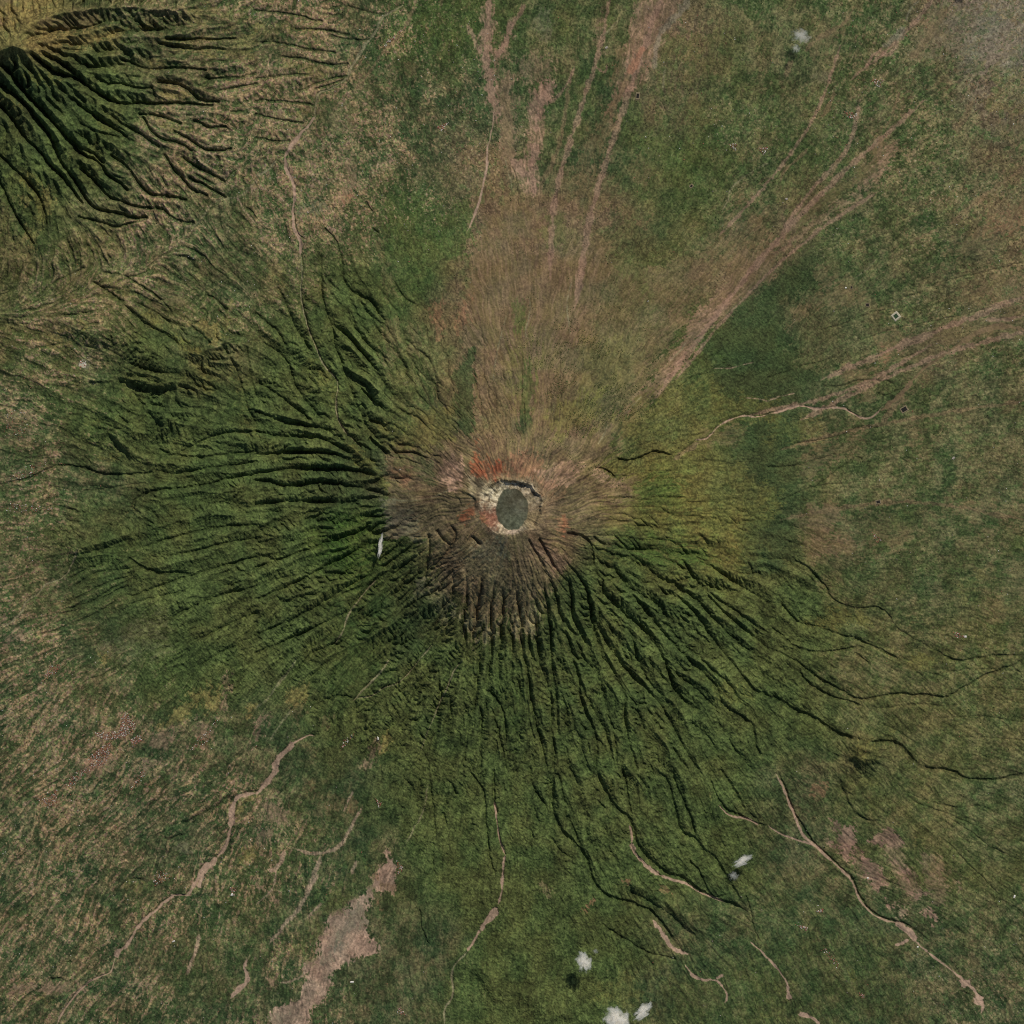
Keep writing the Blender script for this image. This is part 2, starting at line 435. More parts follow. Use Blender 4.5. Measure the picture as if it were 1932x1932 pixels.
g 20 3 20: 1600,1200 1750,1060 1932,900
g 20 2.4 20: 0,1260 40,1400 50,1550
p 20 2 w 0: 800,150 740,220 700,260
p 20 4 p 0: 0,200 50,120 100,30
p 30 2 e 0: 1140,0 1070,60 1040,160
p 30 6 e 0: 1030,210 960,280 860,360
p 30 4 p 0: 860,360 780,430 740,500
p 30 5 p 0: 980,340 920,400 860,420
p 30 1.4 w 0: 1140,10 1080,50 1050,120
g 30 3 20: 0,1430 90,1310 170,1220
g 30 2.4 20: 0,1190 120,1170 200,1090 200,1010
g 30 2.4 20: 200,1000 260,880 420,880 450,840
g 30 2.4 20: 1680,600 1750,560 1900,480 1932,470
p 30 3 b 0: 500,680 460,820 400,880
p 30 4 b 0: 640,80 560,200 420,260 280,380
p 30 4 b 0: 180,460 130,580
p 30 2.4 b 0: 1000,690 940,860 880,990
p 30 3 b 0: 850,1030 850,1100 830,1190
p 30 3 b 0: 560,1150 500,1270 480,1330
p 30 2.4 b 0: 1110,1810 1200,1770 1290,1720
p 30 5 b 0: 1540,760 1480,900 1400,980
p 30 6 b 0: 1350,60 1260,200 1180,320 1080,440
p 30 2.6 b 0: 300,1120 200,1220 110,1300 90,1370
c uv 4 55: 918,984 934,987 946,994 952,1003 953,1020
c uv 3 35: 908,993 918,995 923,1003 924,1013
c uv 4 60: 943,1069 954,1078 966,1086
G uv 2.5 55: 1062,1031 1072,1030
G uv 2 40: 1068,1018 1080,1013
k 00 14 170: 250,200 480,110 700,70 950,60 1150,80 1400,100
k 00 10 130: -60,460 60,420 140,380 230,420 300,450
k 11 22 80: 1500,1765 1320,1830 1150,1880 980,1850 780,1850 500,1880
k uv 9 45: 905,982 895,980 870,992 850,1000 809,1012 770,1005
k uv 8 40: 897,980 890,950 880,930 884,900
k 01 10 90: 1330,680 1450,740 1520,740 1600,690 1680,700 1720,620 1720,400
k 11 7 50: 660,1330 760,1470 860,1600 930,1700 1000,1760
k 02 10 70: 580,290 740,250 900,180 1100,130 1300,90
k 02 10 70: 600,350 850,310 960,400 1060,480
k 02 9 70: 1400,90 1600,30 1750,20
k 02 10 60: 1200,420 1500,340 1700,290
k 23 14 70: 850,850 1050,930 1230,1060 1400,1220
k 13 14 40: 1600,1440 1750,1560 1850,1700
k 23 10 40: 0,1690 120,1700 250,1820 420,1870
"""
# soft-edged patches of ground:  colour, strength, edge softness, sheet
PATCHES = """
s .85 14 00: -60,-60 450,-60 470,60 420,110 300,150 230,220 480,260 740,240 900,200 860,270 740,350 640,370 440,420 260,420 200,330 130,360 60,440 -60,470
b .7 6 00: -60,80 60,70 180,0 190,-60 -60,-60
p .5 5 00: -60,160 40,150 20,250 -60,270
b .55 6 00: 340,200 480,140 660,110 830,90 900,130 740,190 560,240 400,250
s .55 8 00: 960,190 1150,190 1000,260 900,330 740,360 800,250
y .7 6 00: 210,580 400,590 480,650 400,660 270,620
y .6 8 00: 0,680 120,720 260,860 220,880 100,800 0,760
y .5 10 00: 700,900 900,980 1000,1060 860,1020
y .7 10 00: 200,1280 330,1420 370,1540 380,1700 300,1640 250,1480 180,1350
s .7 7 00: 320,1420 410,1430 400,1620 350,1600
s .7 7 00: 160,1500 240,1480 260,1560 180,1600
s .7 7 00: 170,1660 260,1720 310,1932 240,1880
b .4 20 00: -60,1480 100,1520 160,1700 0,1760
b .4 20 00: 0,1780 200,1800 300,1932 0,1932
s .6 8 00: 1220,690 1400,700 1420,780 1250,770
s .6 8 00: 1170,930 1500,960 1480,1000 1280,1000
s .5 8 00: 1350,1200 1460,1260 1400,1330
s .5 8 00: 940,1460 1060,1460 1040,1500 950,1500
s .55 12 00: 1220,290 1932,260 1932,450 1700,440 1400,400 1230,340
s .55 8 00: 1120,470 1300,480 1240,540
s .4 14 00: 1420,60 1932,50 1932,230 1450,200
s .5 10 10: 0,200 250,170 480,190 440,230 100,280 0,290
s .6 8 10: 220,480 500,470 620,540 430,600 360,580
s .6 8 10: 230,850 360,820 420,850 330,890
b .35 26 10: 420,1370 700,1300 800,1430 650,1550 400,1500
e .6 14 10: 380,1530 500,1500 540,1590 430,1640 300,1600
p .6 8 10: 690,1480 760,1400 760,1260 720,1260 700,1400 630,1550
q .6 6 10: 690,1500 750,1430 740,1490 700,1530
b .35 14 10: 600,740 480,860 460,960 760,1000 760,780
b .4 14 10: 1020,470 1240,480 1220,600 1140,600
b .35 20 10: 1080,1150 1500,1200 1560,1330 1200,1360 980,1280
G .75 16 10: 970,1500 1060,1380 1130,1500 1200,1650 1450,1640 1560,1500 1650,1560 1600,1932 960,1932 960,1700
b .6 6 10: 930,1770 960,1800 960,1932 930,1932
b .7 10 10: 1680,1640 1932,1560 1932,1932 1660,1932 1700,1780
b .7 8 10: 1820,600 1932,540 1932,740 1850,780
b .7 12 10: 1780,790 1900,800 1932,1000 1932,1200 1860,1300 1850,1000
e .4 10 20: 200,60 300,60 320,260 240,300 180,200
b .75 14 20: 960,-60 1340,-60 1260,110 1130,220 1100,340 1020,470 960,560 900,640 830,750 770,850 700,850 760,700 720,600 760,470 860,300 900,150
q .6 8 20: 990,340 1010,370 920,540 850,560 880,460
p .5 10 20: 660,0 720,0 700,150 640,300 700,420 600,480 640,300
p .5 12 20: 20,430 140,420 330,460 290,600 120,640 40,560
p .75 6 20: 120,720 230,600 310,640 300,760 240,860 180,900 130,800
p .6 10 20: 0,1180 170,1160 220,1300 190,1480 130,1470 0,1300
b .35 16 20: 220,1200 450,1260 600,1330 420,1480 280,1600 320,1460 240,1320
p .45 10 20: 280,1550 380,1560 340,1640
G .7 8 20: 330,90 430,160 440,320 400,310 320,240
G .8 6 20: 720,0 770,0 760,120 720,230 680,200 720,120
G .7 6 20: 860,0 940,0 910,50 860,50
G .55 12 20: 480,510 720,440 740,520 600,850 500,1100 380,1000 380,720
f .6 10 20: 620,350 680,360 660,450 600,420
G .6 10 20: 790,780 860,720 960,800 980,960 800,980
o .5 16 20: 320,0 640,0 600,200 440,220 330,100
b .55 12 20: -30,1560 100,1500 400,1480 430,1932 -60,1932
o .6 16 20: 250,1610 400,1600 400,1900 220,1900
b .3 26 20: 500,1200 700,1200 780,1360 760,1560 560,1620 520,1400
b .5 16 20: 940,1160 1080,1160 1100,1300 1000,1430 900,1350
d .5 20 20: 730,1560 1000,1700 1180,1600 1300,1650 1200,1860 760,1932 700,1800
q .4 8 20: 960,1680 1100,1620 1000,1720
b .55 16 20: 1560,1750 1700,1650 1932,1600 1932,1932 1480,1932
b .35 16 20: 1600,1480 1800,1500 1700,1640 1600,1600
b .5 10 20: 1280,740 1500,690 1400,790 1270,820
b .4 14 20: 1330,430 1430,450 1400,560 1330,540
t .4 20 20: 1500,230 1900,150 1932,380 1700,330 1480,320
t .4 16 20: 1830,560 1932,560 1932,740 1820,700
b .55 12 30: 380,300 600,130 650,80 640,180 480,330 380,460 330,440 300,360
e .55 7 30: 360,580 420,530 490,550 420,650
e .55 40 30: 1300,-60 2000,-60 2000,520 1650,560 1400,440 1100,380 1200,180
b .45 16 30: 1200,100 1400,50 1400,120 1280,280 1160,440 1050,440 1130,330
s .55 14 30: 1750,600 1990,520 1990,900 1760,860 1620,780
b .35 16 30: 1740,920 1990,900 1990,1080 1760,1040
b .75 12 30: -40,1840 200,1640 360,1480 520,1420 720,1260 840,1030 880,1060 1010,1090 880,1280 760,1390 560,1440 400,1620 250,1740 0,1932
b .45 12 30: 650,1550 760,1420 760,1500 640,1640 560,1700 450,1720
b .35 14 30: 1640,1320 1600,1420 1500,1480 1480,1420
q .6 14 30: 1620,1650 1800,1560 1990,1480 1990,1650 1780,1760 1640,1800
b .6 14 30: 1500,1760 1640,1700 1780,1760 1640,1932 1300,1932
b .4 16 30: 80,1880 220,1820 440,1820 200,1932
G .45 20 30: 530,1500 620,1520 600,1640 520,1630
G .4 20 30: 300,740 420,680 420,830 330,850
b .5 26 30: 0,1780 140,1830 60,1932 -30,1932
b .92 8 11: 1640,-30 1990,-30 1990,500 1900,620 1700,640 1600,720 1530,880 1510,870 1560,700 1610,520 1620,300 1620,170 1660,100
b .6 14 11: 1540,760 1700,620 1990,480 1990,1200 1720,1200 1640,960 1660,780
y .5 18 11: 1880,720 1990,700 1990,1040 1900,1060
q .5 10 11: 1310,330 1450,330 1420,520 1380,620 1320,480
q .5 10 11: 1520,370 1620,340 1600,520 1530,580
b .5 12 11: 1000,500 1060,500 1060,720 1000,870 950,700
b .5 10 11: 1180,520 1240,600 1220,780 1180,740
b .4 10 11: 940,0 1040,120 1060,300 980,330 930,200
b .5 20 11: 1360,1000 1500,960 1520,1200 1500,1420 1340,1480 1200,1440 1150,1300 1300,1150
y .6 24 11: 960,1300 1200,1230 1360,1140 1520,1150 1520,1350 1300,1480 1100,1460 980,1420
d .8 5 11: 1510,900 1590,720 1650,690 1640,900 1650,1180 1620,1380 1530,1320 1510,1100
b .9 8 11: 980,1500 1200,1480 1300,1540 1480,1430 1680,1380 1990,1380 1990,1990 1000,1990 1010,1840 1010,1740
d .5 6 11: 1050,1500 1250,1500 1340,1600 1350,1730 1180,1600 1060,1580
p .75 6 11: 1480,1480 1550,1560 1570,1700 1480,1770 1400,1660 1380,1610
z .85 5 11: 1630,1600 1680,1540 1720,1640 1740,1720 1660,1700
z .9 5 11: 1770,1590 1850,1540 1900,1600 1840,1700 1790,1690
d .7 14 uv: 1500,560 1590,520 1640,580 1600,700 1620,800 1590,900 1620,1000 1600,1120 1540,1140 1510,1040 1540,950 1490,880 1500,780 1450,740 1420,690
b .55 10 uv: 1545,1010 1640,1030 1680,1080 1620,1130 1600,1060
G .45 30 uv: 1330,80 1480,60 1500,330 1400,420 1300,330
G .4 40 uv: 1500,160 1700,300 1690,520 1580,480
G .35 40 uv: 900,1560 640,1700 480,2000 300,2040 420,1750 600,1600
G .35 60 uv: 1450,1700 1750,1860 1850,2060 1300,2060
f .4 30 uv: 620,450 700,520 740,640 720,760 640,720 600,560
p .7 7 uv: 968,-20 985,-20 992,60 985,120 995,180 1000,240 990,250 975,200 965,130 958,90
p .6 7 uv: 1030,40 1024,90 1000,130 985,120 1005,80 1015,40
p .7 7 uv: 1095,160 1112,170 1108,200 1088,225 1082,300 1072,345 1066,390 1058,340 1050,330 1040,345 1024,320 1055,315 1060,240 1052,210 1070,185
p .5 9 uv: 985,130 1030,150 1040,230 1030,330 1010,340 1000,240
p .6 8 uv: 1270,10 1380,-20 1350,30 1320,70 1310,120 1285,160 1255,190 1230,220 1205,230 1225,190 1245,150 1255,90
b .5 12 uv: 1205,220 1245,190 1230,260 1190,330 1160,400 1150,330 1180,270
b .65 22 uv: 1060,880 1100,700 1130,560 1200,520 1330,540 1420,500 1470,520 1400,610 1330,720 1250,830 1150,920
b .45 20 uv: 1130,420 1180,400 1190,520 1140,560
t .5 26 uv: 1560,610 1680,560 1760,600 1780,680 1700,740 1600,740
b .5 20 uv: 1760,660 1830,660 1900,640 2060,590 2060,660 1930,700 1850,720 1760,740
t .45 30 uv: 1880,760 2060,720 2060,1000 1960,1020 1880,900
b .4 30 uv: 1640,1030 1800,1010 1820,1090 1700,1110
t .4 30 uv: 1820,560 2060,500 2060,600 1860,620
t .5 34 uv: 1850,150 2060,120 2060,420 1960,440 1900,300
t .35 40 uv: 1480,40 1660,20 1700,150 1560,200
b .4 16 uv: 1400,470 1450,440 1480,400 1540,420 1500,480 1440,520
d .6 12 uv: 1440,760 1500,700 1560,760 1590,900 1590,1060 1560,1150 1500,1150 1470,1080 1490,980 1460,900
v .6 6 uv: 1770,1690 1800,1700 1830,1740 1850,1790 1830,1800 1800,1770
v .5 7 uv: 1840,1700 1880,1720 1900,1790 1880,1830 1850,1780
v .5 6 uv: 1690,1660 1720,1690 1740,1740 1720,1750
r .6 5 uv: 1790,1800 1820,1815 1800,1840
p .8 9 uv: 1198,875 1235,835 1270,800 1318,745 1350,700 1385,640 1420,600 1450,562 1482,530 1500,545 1475,590 1440,640 1405,675 1370,705 1345,745 1320,785 1290,815 1255,838 1222,862
p .55 8 uv: 1482,530 1545,500 1600,465 1640,425 1700,390 1745,345 1770,300 1800,280 1795,310 1770,345 1740,375 1700,405 1650,445 1600,480 1540,520 1505,545
b .6 10 uv: 1130,930 1200,872 1260,830 1300,812 1262,850 1222,890 1180,930 1150,945
y .55 7 uv: 1708,1488 1740,1480 1756,1496 1750,1520 1722,1528 1704,1512
c .6 30 uv: 1000,1080 1060,1085 1090,1130 1085,1200 1060,1260 1030,1270 1000,1210 985,1140
c .6 30 uv: 960,1085 1000,1085 990,1180 975,1260 950,1290 935,1230 930,1150
c .6 30 uv: 880,1080 925,1085 915,1180 890,1240 870,1180
z .6 5 uv: 942,950 952,934 975,918 985,938 1003,928 1018,940 1032,924 1048,938 1062,926 1076,930 1086,944 1078,958 1050,950 1024,956 1000,950 984,962 962,960
q .6 6 uv: 1050,965 1078,950 1100,960 1092,990 1075,985
z .7 4 uv: 921,1031 934,1018 951,1012 952,1022 938,1034 918,1048
z .6 4 uv: 1112,1030 1122,1040 1132,1062 1120,1060 1110,1045
c .5 8 uv: 1058,1010 1090,1005 1112,1030 1108,1060 1070,1068 1058,1060
c .5 8 uv: 935,950 965,962 970,985 955,1000 940,975
p .6 8 uv: 880,950 905,915 915,930 920,975 895,980
e .75 12 uv: 770,1000 850,1010 880,1060 840,1080 770,1072
q .45 8 uv: 790,940 815,960 820,985 800,975
z .7 4 11: 1670,1400 1690,1540 1660,1560
c .6 8 11: 1610,1680 1700,1720 1800,1780 1740,1870 1640,1760
y .55 7 11: 430,800 540,860 600,940 600,1060 500,960 450,890
y .6 7 11: 700,1420 800,1470 920,1620 1000,1760 900,1680 780,1560
s .4 16 11: 60,0 280,0 250,180 180,220 80,80
b .85 40 21: -60,-60 700,-60 680,200 640,330 560,700 300,1100 250,1500 -60,1600
y .3 26 21: 480,650 900,640 1000,800 760,1000 480,1100 560,900
y .35 26 21: 0,560 100,500 200,800 100,1200 20,1200
b .85 10 21: 640,1400 780,1180 960,1060 1100,920 1200,700 1330,560 1480,400 1560,260 1640,100 1700,-60 1990,-60 1990,180 1740,340 1600,480 1500,560 1380,680 1240,860 1150,960 1110,1060 960,1190 850,1220 760,1330
p .45 8 21: 1250,680 1450,460 1580,330 1640,390 1500,560 1360,680 1230,860 1140,950 1150,840
b .4 24 21: 980,500 1250,300 1480,60 1480,250 1300,520 1100,850 900,940 950,700
G .45 16 21: 740,0 950,0 1050,300 980,320 880,160
G .6 8 21: 20,350 100,330 60,580 20,560
G .6 6 21: 110,780 180,960 130,1200 60,1360 80,1060
d .7 5 21: 60,1180 130,1160 120,1350 70,1380
d .75 16 21: 1990,180 1760,330 1560,540 1430,630 1460,780 1600,760 1500,860 1560,1040 1800,1050 1990,1090
d .5 26 21: 1990,1250 1850,1300 1640,1480 1600,1620 1700,1750 1990,1700
y .55 20 21: 760,1250 1100,1000 1500,900 1560,1050 1990,1100 1990,1230 1750,1260 1480,1420 1300,1540 1000,1620 900,1480
b .5 14 21: 1450,1330 1660,1250 1780,1270 1640,1420 1500,1440 1400,1420
b .85 26 21: -60,1380 300,1300 560,1200 760,1330 800,1480 620,1620 760,1700 960,1680 900,1990 -60,1990
y .55 26 21: 300,1100 760,1050 560,1300 360,1360
q .65 10 21: -40,1540 100,1480 220,1530 200,1640 170,1700 0,1650
p .65 10 21: 200,1640 420,1560 520,1590 400,1720 260,1760
q .4 16 21: 200,1700 420,1800 330,1932 240,1900
p .5 10 21: 620,1640 740,1650 880,1760 700,1720
y .6 26 21: 940,1720 1100,1600 1300,1560 1620,1560 1760,1640 1990,1800 1990,1990 900,1990
F .5 12 21: 950,1720 1100,1640 1240,1720 1260,1900 980,1900
b .6 14 31: 150,540 330,420 560,380 740,300 560,250 400,60 340,160 420,260 300,330 200,400
b .6 16 31: 870,740 1000,600 1090,600 1040,700 900,800
b .6 14 31: 560,860 780,800 840,860 760,930 600,920
b .6 8 31: 640,1050 760,1030 800,1080 680,1090
b .55 14 31: 740,1260 900,1190 1060,1020 1200,900 1190,950 1000,1140 900,1260
b .55 22 31: 250,1480 560,1370 780,1290 760,1400 500,1560 350,1700 250,1700
b .4 20 31: 420,1330 640,1260 700,1240 620,1310 480,1350
b .55 20 31: 1450,250 1700,160 1990,100 1990,330 1700,340 1500,340
b .5 14 31: 1310,80 1400,10 1460,60 1380,160
b .45 22 31: 1640,480 1990,380 1990,470 1700,560
b .4 16 31: 1050,1330 1180,1300 1220,1340 1100,1400
b .5 12 31: 1080,1430 1130,1430 1120,1500
y .4 20 31: 0,1230 400,1200 380,1400 0,1420
q .45 10 31: 860,700 920,720 900,800
G .45 14 31: 1050,400 1130,370 1140,440 1060,440
b .9 8 12: 1000,-60 1990,-60 1990,140 1820,160 1640,180 1460,220 1200,160 1000,200
b .65 26 12: 1280,150 1600,150 1990,140 1990,700 1900,800 1700,820 1560,640 1450,560 1380,420
e .6 10 12: 1010,-60 1200,-30 1220,120 1120,170 1000,190 980,100
z .8 5 12: 1540,40 1620,-60 1680,-60 1580,90
z .6 4 12: 1700,0 1760,0 1800,100 1780,130 1720,70
x .7 6 12: 1820,200 1900,180 1920,330 1860,420 1840,300
e .5 8 12: 1640,260 1840,190 1830,300 1760,360 1660,330
c .35 8 12: 1480,250 1530,250 1540,420 1500,500 1460,400
e .6 4 12: 1230,480 1280,500 1270,590 1190,660 1200,600
G .75 20 12: 640,800 800,680 920,660 930,780 1000,900 990,1050 860,1200 640,1240 600,1020
y .35 16 12: 750,390 820,380 830,520 760,560
d .5 26 12: 1110,700 1400,650 1430,760 1350,900 1300,1000 1080,1100 1040,900
F .5 16 12: 600,250 780,300 700,420 600,400
G .65 14 12: 360,1380 560,1430 520,1600 340,1650 370,1500
b .5 8 12: 260,1460 370,1420 340,1580 320,1650
s .7 10 12: 260,1350 370,1300 380,1420 280,1460
b .5 8 12: 510,1530 580,1540 540,1640 490,1600
p .6 10 12: 850,1750 930,1710 920,1850 820,1932
b .4 12 12: 370,1780 440,1740 430,1880
p .7 12 12: -20,1560 80,1540 60,1680 -20,1760
s .7 8 12: 1000,1640 1000,1740 920,1880
b .7 16 22: -60,-60 700,-60 860,60 800,200 720,260 640,200 520,200 470,260 430,330 360,360 300,560 200,640 100,740 -60,760
p .5 8 22: 100,190 260,230 430,380 330,450 220,330
q .6 8 22: 330,50 420,40 420,170 340,150
z .4 5 22: 380,30 410,150 370,170
y .5 22 22: 700,-60 1990,-60 1990,60 1800,110 1790,300 1660,300 1500,330 1300,240 1000,180 800,240 740,200
F .5 20 22: 820,190 1100,210 1400,280 1500,340 1300,360 1000,340 880,280
G .55 40 22: 430,560 560,760 620,1000 740,1300 560,1250 470,1000 440,760
G .75 30 22: -60,1230 80,1320 130,1500 60,1640 -60,1650
y .5 14 22: 620,270 800,330 860,400 720,370
y .3 30 22: 200,640 330,780 400,900 440,1040 360,900
y .45 18 22: 1540,1330 1700,1300 1800,1400 1700,1440 1580,1420
d .5 26 22: 1800,110 1990,60 1990,330 1860,340 1780,280
b .75 6 32: 290,-60 560,-60 500,120 420,240 700,180 640,300 460,330 320,330 330,180
b .4 30 32: 450,240 840,200 830,330 640,420 460,600 380,460
y .65 10 32: 480,720 560,720 700,770 760,840 620,810 480,880 380,870 300,830 390,790
y .7 7 32: 1060,1090 1140,1080 1250,1100 1250,1190 1120,1200 1040,1150
y .4 10 32: 860,1640 960,1640 930,1720 860,1730
G .7 16 32: 1840,200 1990,140 1990,330 1880,330 1800,300
G .6 14 32: 940,0 1140,0 1080,100 920,90
b .5 10 32: 560,680 640,680 650,720 580,720
s .4 8 32: 1030,800 1120,820 1080,860
b .4 40 32: 1200,-40 1990,-40 1990,100 1700,140 1500,60
b .35 50 32: 1700,330 1990,330 1990,1000 1800,1000 1650,700
d .35 30 32: 640,390 1000,380 900,600 700,500
y .35 30 32: 1400,540 1600,480 1500,640
b .3 30 32: 420,1100 700,1060 800,1250 600,1350 400,1250
b .3 30 32: 800,1160 1250,1200 1300,1330 900,1340
v .95 5 33: 480,370 560,420 660,430 680,600 600,660 540,600 520,480
v .95 5 33: 690,620 760,660 850,780 890,870 830,930 740,830 700,700
v .95 5 33: 850,500 900,450 990,490 1010,570 960,610 880,580 780,590 740,545
v .95 6 33: 470,560 600,650 660,690 620,700 540,640
v .95 6 33: 960,700 1090,790 1060,830 1000,790
v .95 6 33: 1080,940 1200,950 1130,980
v .95 6 33: 1160,1100 1220,1060 1260,1110 1300,1160 1240,1180 1180,1110
v .95 6 33: 880,980 990,1050 960,1090 900,1060
s .5 6 33: 1070,540 1160,570 1120,600
b .55 16 33: 1250,720 1440,760 1420,860 1300,830 1200,800
p .6 5 33: 1420,900 1460,830 1440,930
q .5 8 33: 360,130 440,90 430,200 330,200
p .4 8 33: 150,80 220,100 200,140
b .55 10 33: 1320,1220 1380,1210 1350,1280
b .5 10 33: 1780,1800 1870,1770 1830,1860
f .4 20 33: 700,20 860,60 830,150 680,140
y .35 12 33: 720,80 840,90 800,150 700,130
G .35 60 33: 150,1250 900,1350 700,1932 -60,1932 -60,1300
y .5 5 33: 610,1540 650,1530 650,1570 610,1570
q .7 4 23: 580,1040 620,970 640,1000 600,1050
q .6 4 23: 520,1080 570,1070 560,1090
q .7 4 23: 820,850 870,850 860,880
q .5 8 23: 1080,920 1150,900 1190,950
s .5 5 23: 1470,180 1500,160 1500,210
s .6 4 23: 1690,180 1760,150 1770,170 1700,200
p .4 8 23: 230,880 280,860 280,980 250,970
y .4 26 23: 650,1650 900,1560 1000,1740 800,1760 660,1740
b .5 4 23: 1270,1540 1310,1540 1300,1560
q .5 4 23: 690,1530 730,1530 720,1550
G .5 60 23: 1100,1600 1990,1400 1990,1990 1200,1990
G .5 24 23: 660,1380 900,1340 1200,1470 1000,1500 760,1440
r .95 5 13: 1000,620 1050,700 1050,800 1060,860 1040,940 950,950 890,900 860,1000 830,1080 820,1200 880,1300 920,1330 910,1400 760,1420 640,1500 560,1580 540,1680 520,1760 420,1830 400,1980 90,1980 120,1850 200,1790 300,1760 370,1650 400,1560 350,1500 460,1440 460,1320 530,1200 500,1150 600,1090 700,1050 720,980 800,960 870,890 850,820 930,780 970,680
e .65 10 13: 700,1060 800,1030 820,1160 700,1250 640,1320 580,1440 500,1500 480,1400 600,1300 640,1200
e .6 8 13: 170,1860 290,1840 240,1900 120,1950 110,1890
x .35 10 13: 590,1330 660,1340 640,1410 570,1390
b .6 5 13: 940,860 1060,850 1050,940 950,940
q .5 5 13: 920,1020 980,1030 960,1100 930,1080
q .5 5 13: 840,820 920,790 900,830
b .6 5 13: 720,670 780,690 730,840 690,830
s .6 3 13: 800,710 830,700 880,740 850,750
b .6 6 13: 400,110 430,90 440,180 400,190
b .55 12 13: 430,270 530,270 500,400 420,380
b .45 16 13: 560,200 680,160 640,330 560,320
q .45 10 13: 700,240 790,240 770,330 690,310
p .7 6 13: 450,1060 500,1010 500,1090 400,1120
p .7 14 13: 0,440 110,480 60,640 0,600
p .7 18 13: 100,260 220,300 220,400 100,360
p .7 12 13: 0,820 120,930 0,940
p .7 8 13: 120,980 180,990 150,1010
p .7 8 13: 70,1600 140,1620 100,1700
G .5 30 13: 250,1300 450,1200 430,1420 330,1400
G .6 30 13: 400,950 520,900 700,960 640,1060 420,1060
G .5 20 13: 700,560 880,560 860,900 760,930 620,1030
p .7 6 02: 920,1540 960,1510 980,1560 1030,1600 1000,1660 950,1690 900,1660
p .6 8 02: 680,1670 900,1650 960,1700 800,1720
q .6 6 02: 780,1760 830,1740 830,1820 800,1900 680,1932 660,1860
p .6 10 02: 620,1890 850,1850 800,1990 520,1990
q .5 6 02: 980,1720 1060,1680 1080,1720 1000,1770
b .6 8 02: 700,1310 760,1290 770,1330 710,1340
p .6 6 02: 1700,1240 1760,1200 1740,1290 1700,1500 1670,1490
s .7 12 02: 1420,1400 1560,1310 1660,1300 1500,1470 1300,1600 1190,1640
s .7 10 02: 1600,1400 1660,1350 1620,1480 1560,1560
s .7 10 02: 1860,1470 1920,1450 1900,1550 1850,1580
p .7 14 02: 1500,1640 1650,1580 1560,1760 1420,1800
p .7 16 02: 1160,1700 1300,1650 1260,1780 1150,1880
q .45 6 02: 380,1160 460,1150 420,1220
q .5 6 02: 620,930 660,900 650,960
q .5 5 02: 420,680 450,660 450,690
s .7 8 02: 740,1070 830,1120 780,1150
p .7 10 02: 0,700 60,760 40,830 0,800
p .7 10 02: 50,920 200,880 150,960 20,1040
G .75 8 02: 600,330 760,300 880,280 960,340 1050,440 1110,490 1010,500 960,430 880,360 760,370 590,390
G .6 14 02: 1100,100 1300,40 1500,60 1750,20 1700,90 1480,120 1300,110 1150,160
G .5 12 02: 600,260 740,190 900,140 820,200 680,260
e .3 40 02: 900,800 1200,760 1300,1000 1000,1150 800,1000
f .35 40 02: 700,500 1000,520 700,760 450,760
q .6 6 03: 270,230 360,220 430,160 430,270 360,300
p .6 10 03: 480,140 580,20 700,0 600,80 540,150
p .6 12 03: 960,80 1060,30 1110,0 1060,110 980,180
p .7 8 03: 1030,250 1100,240 1070,300
s .6 6 03: 1810,600 1932,580 1932,680 1830,720
p .7 8 03: 1130,1640 60,1700 60,1640
e .45 8 03: 1350,590 1420,570 1420,630 1360,640
y .4 10 03: 980,850 1100,880 1040,920 950,890
y .45 8 03: 290,1720 400,1740 430,1770 330,1780
e .35 8 03: 100,1650 170,1640 150,1720
s .6 5 03: 1830,200 1932,170 1932,210 1860,290 1800,380 1760,400 1780,280
s .45 8 01: 880,140 1000,240 1030,330 960,310 860,230 820,150
b .65 7 01: 1200,230 1240,210 1330,280 1420,400 1400,440 1280,330 1200,290
b .55 5 01: 1100,330 1160,340 1240,410 1200,430
s .85 5 01: 1450,530 1560,480 1650,530 1680,600 1640,660 1590,670 1530,590
y .75 6 01: 1310,610 1400,640 1490,690 1560,730 1450,740 1350,650
y .6 6 01: 1700,400 1760,330 1740,480 1740,620 1690,640
G .6 16 01: 1450,330 1620,310 1700,420 1690,490 1460,460
G .6 20 01: 830,1180 1000,1050 1200,1080 1230,1200 1000,1300 900,1330 760,1260
G .5 20 01: 1200,1600 1600,1480 1900,1500 1880,1560 1500,1640 1280,1650
G .45 26 01: 1040,1840 1300,1750 1650,1750 1900,1680 1932,1720 1500,1840 1200,1932
y .6 10 01: 1020,390 1120,420 1230,520 1180,520 1080,460
y .55 10 01: 630,520 720,600 740,660 690,690 650,600
s .45 12 01: 380,620 560,480 720,470 700,530 560,560
s .4 12 01: 300,700 500,640 660,650 500,690
b .4 12 01: 540,170 640,160 740,240 600,250
b .3 26 01: 330,340 480,320 500,460 320,560
q .45 5 01: 540,330 620,320 600,360
e .8 3 01: 595,810 640,795 665,820 650,850 610,850
y .45 10 01: 1480,820 1560,860 1620,1000 1560,1060
y .4 12 01: 1740,850 1820,1000 1850,1150 1932,1350 1850,1300
y .5 6 01: 740,1520 900,1510 910,1540 780,1545
y .4 8 01: 640,1250 780,1260 760,1290 680,1300
b .5 6 01: 870,1090 940,1080 930,1120
p .35 20 01: 60,1150 200,1180 240,1330 150,1400 20,1350
p .4 16 01: 170,1600 350,1540 330,1640 60,1720 0,1700
p .35 10 01: 220,920 350,930 310,1010
s .5 4 01: 1000,1880 1030,1830 1010,1932 980,1932
"""
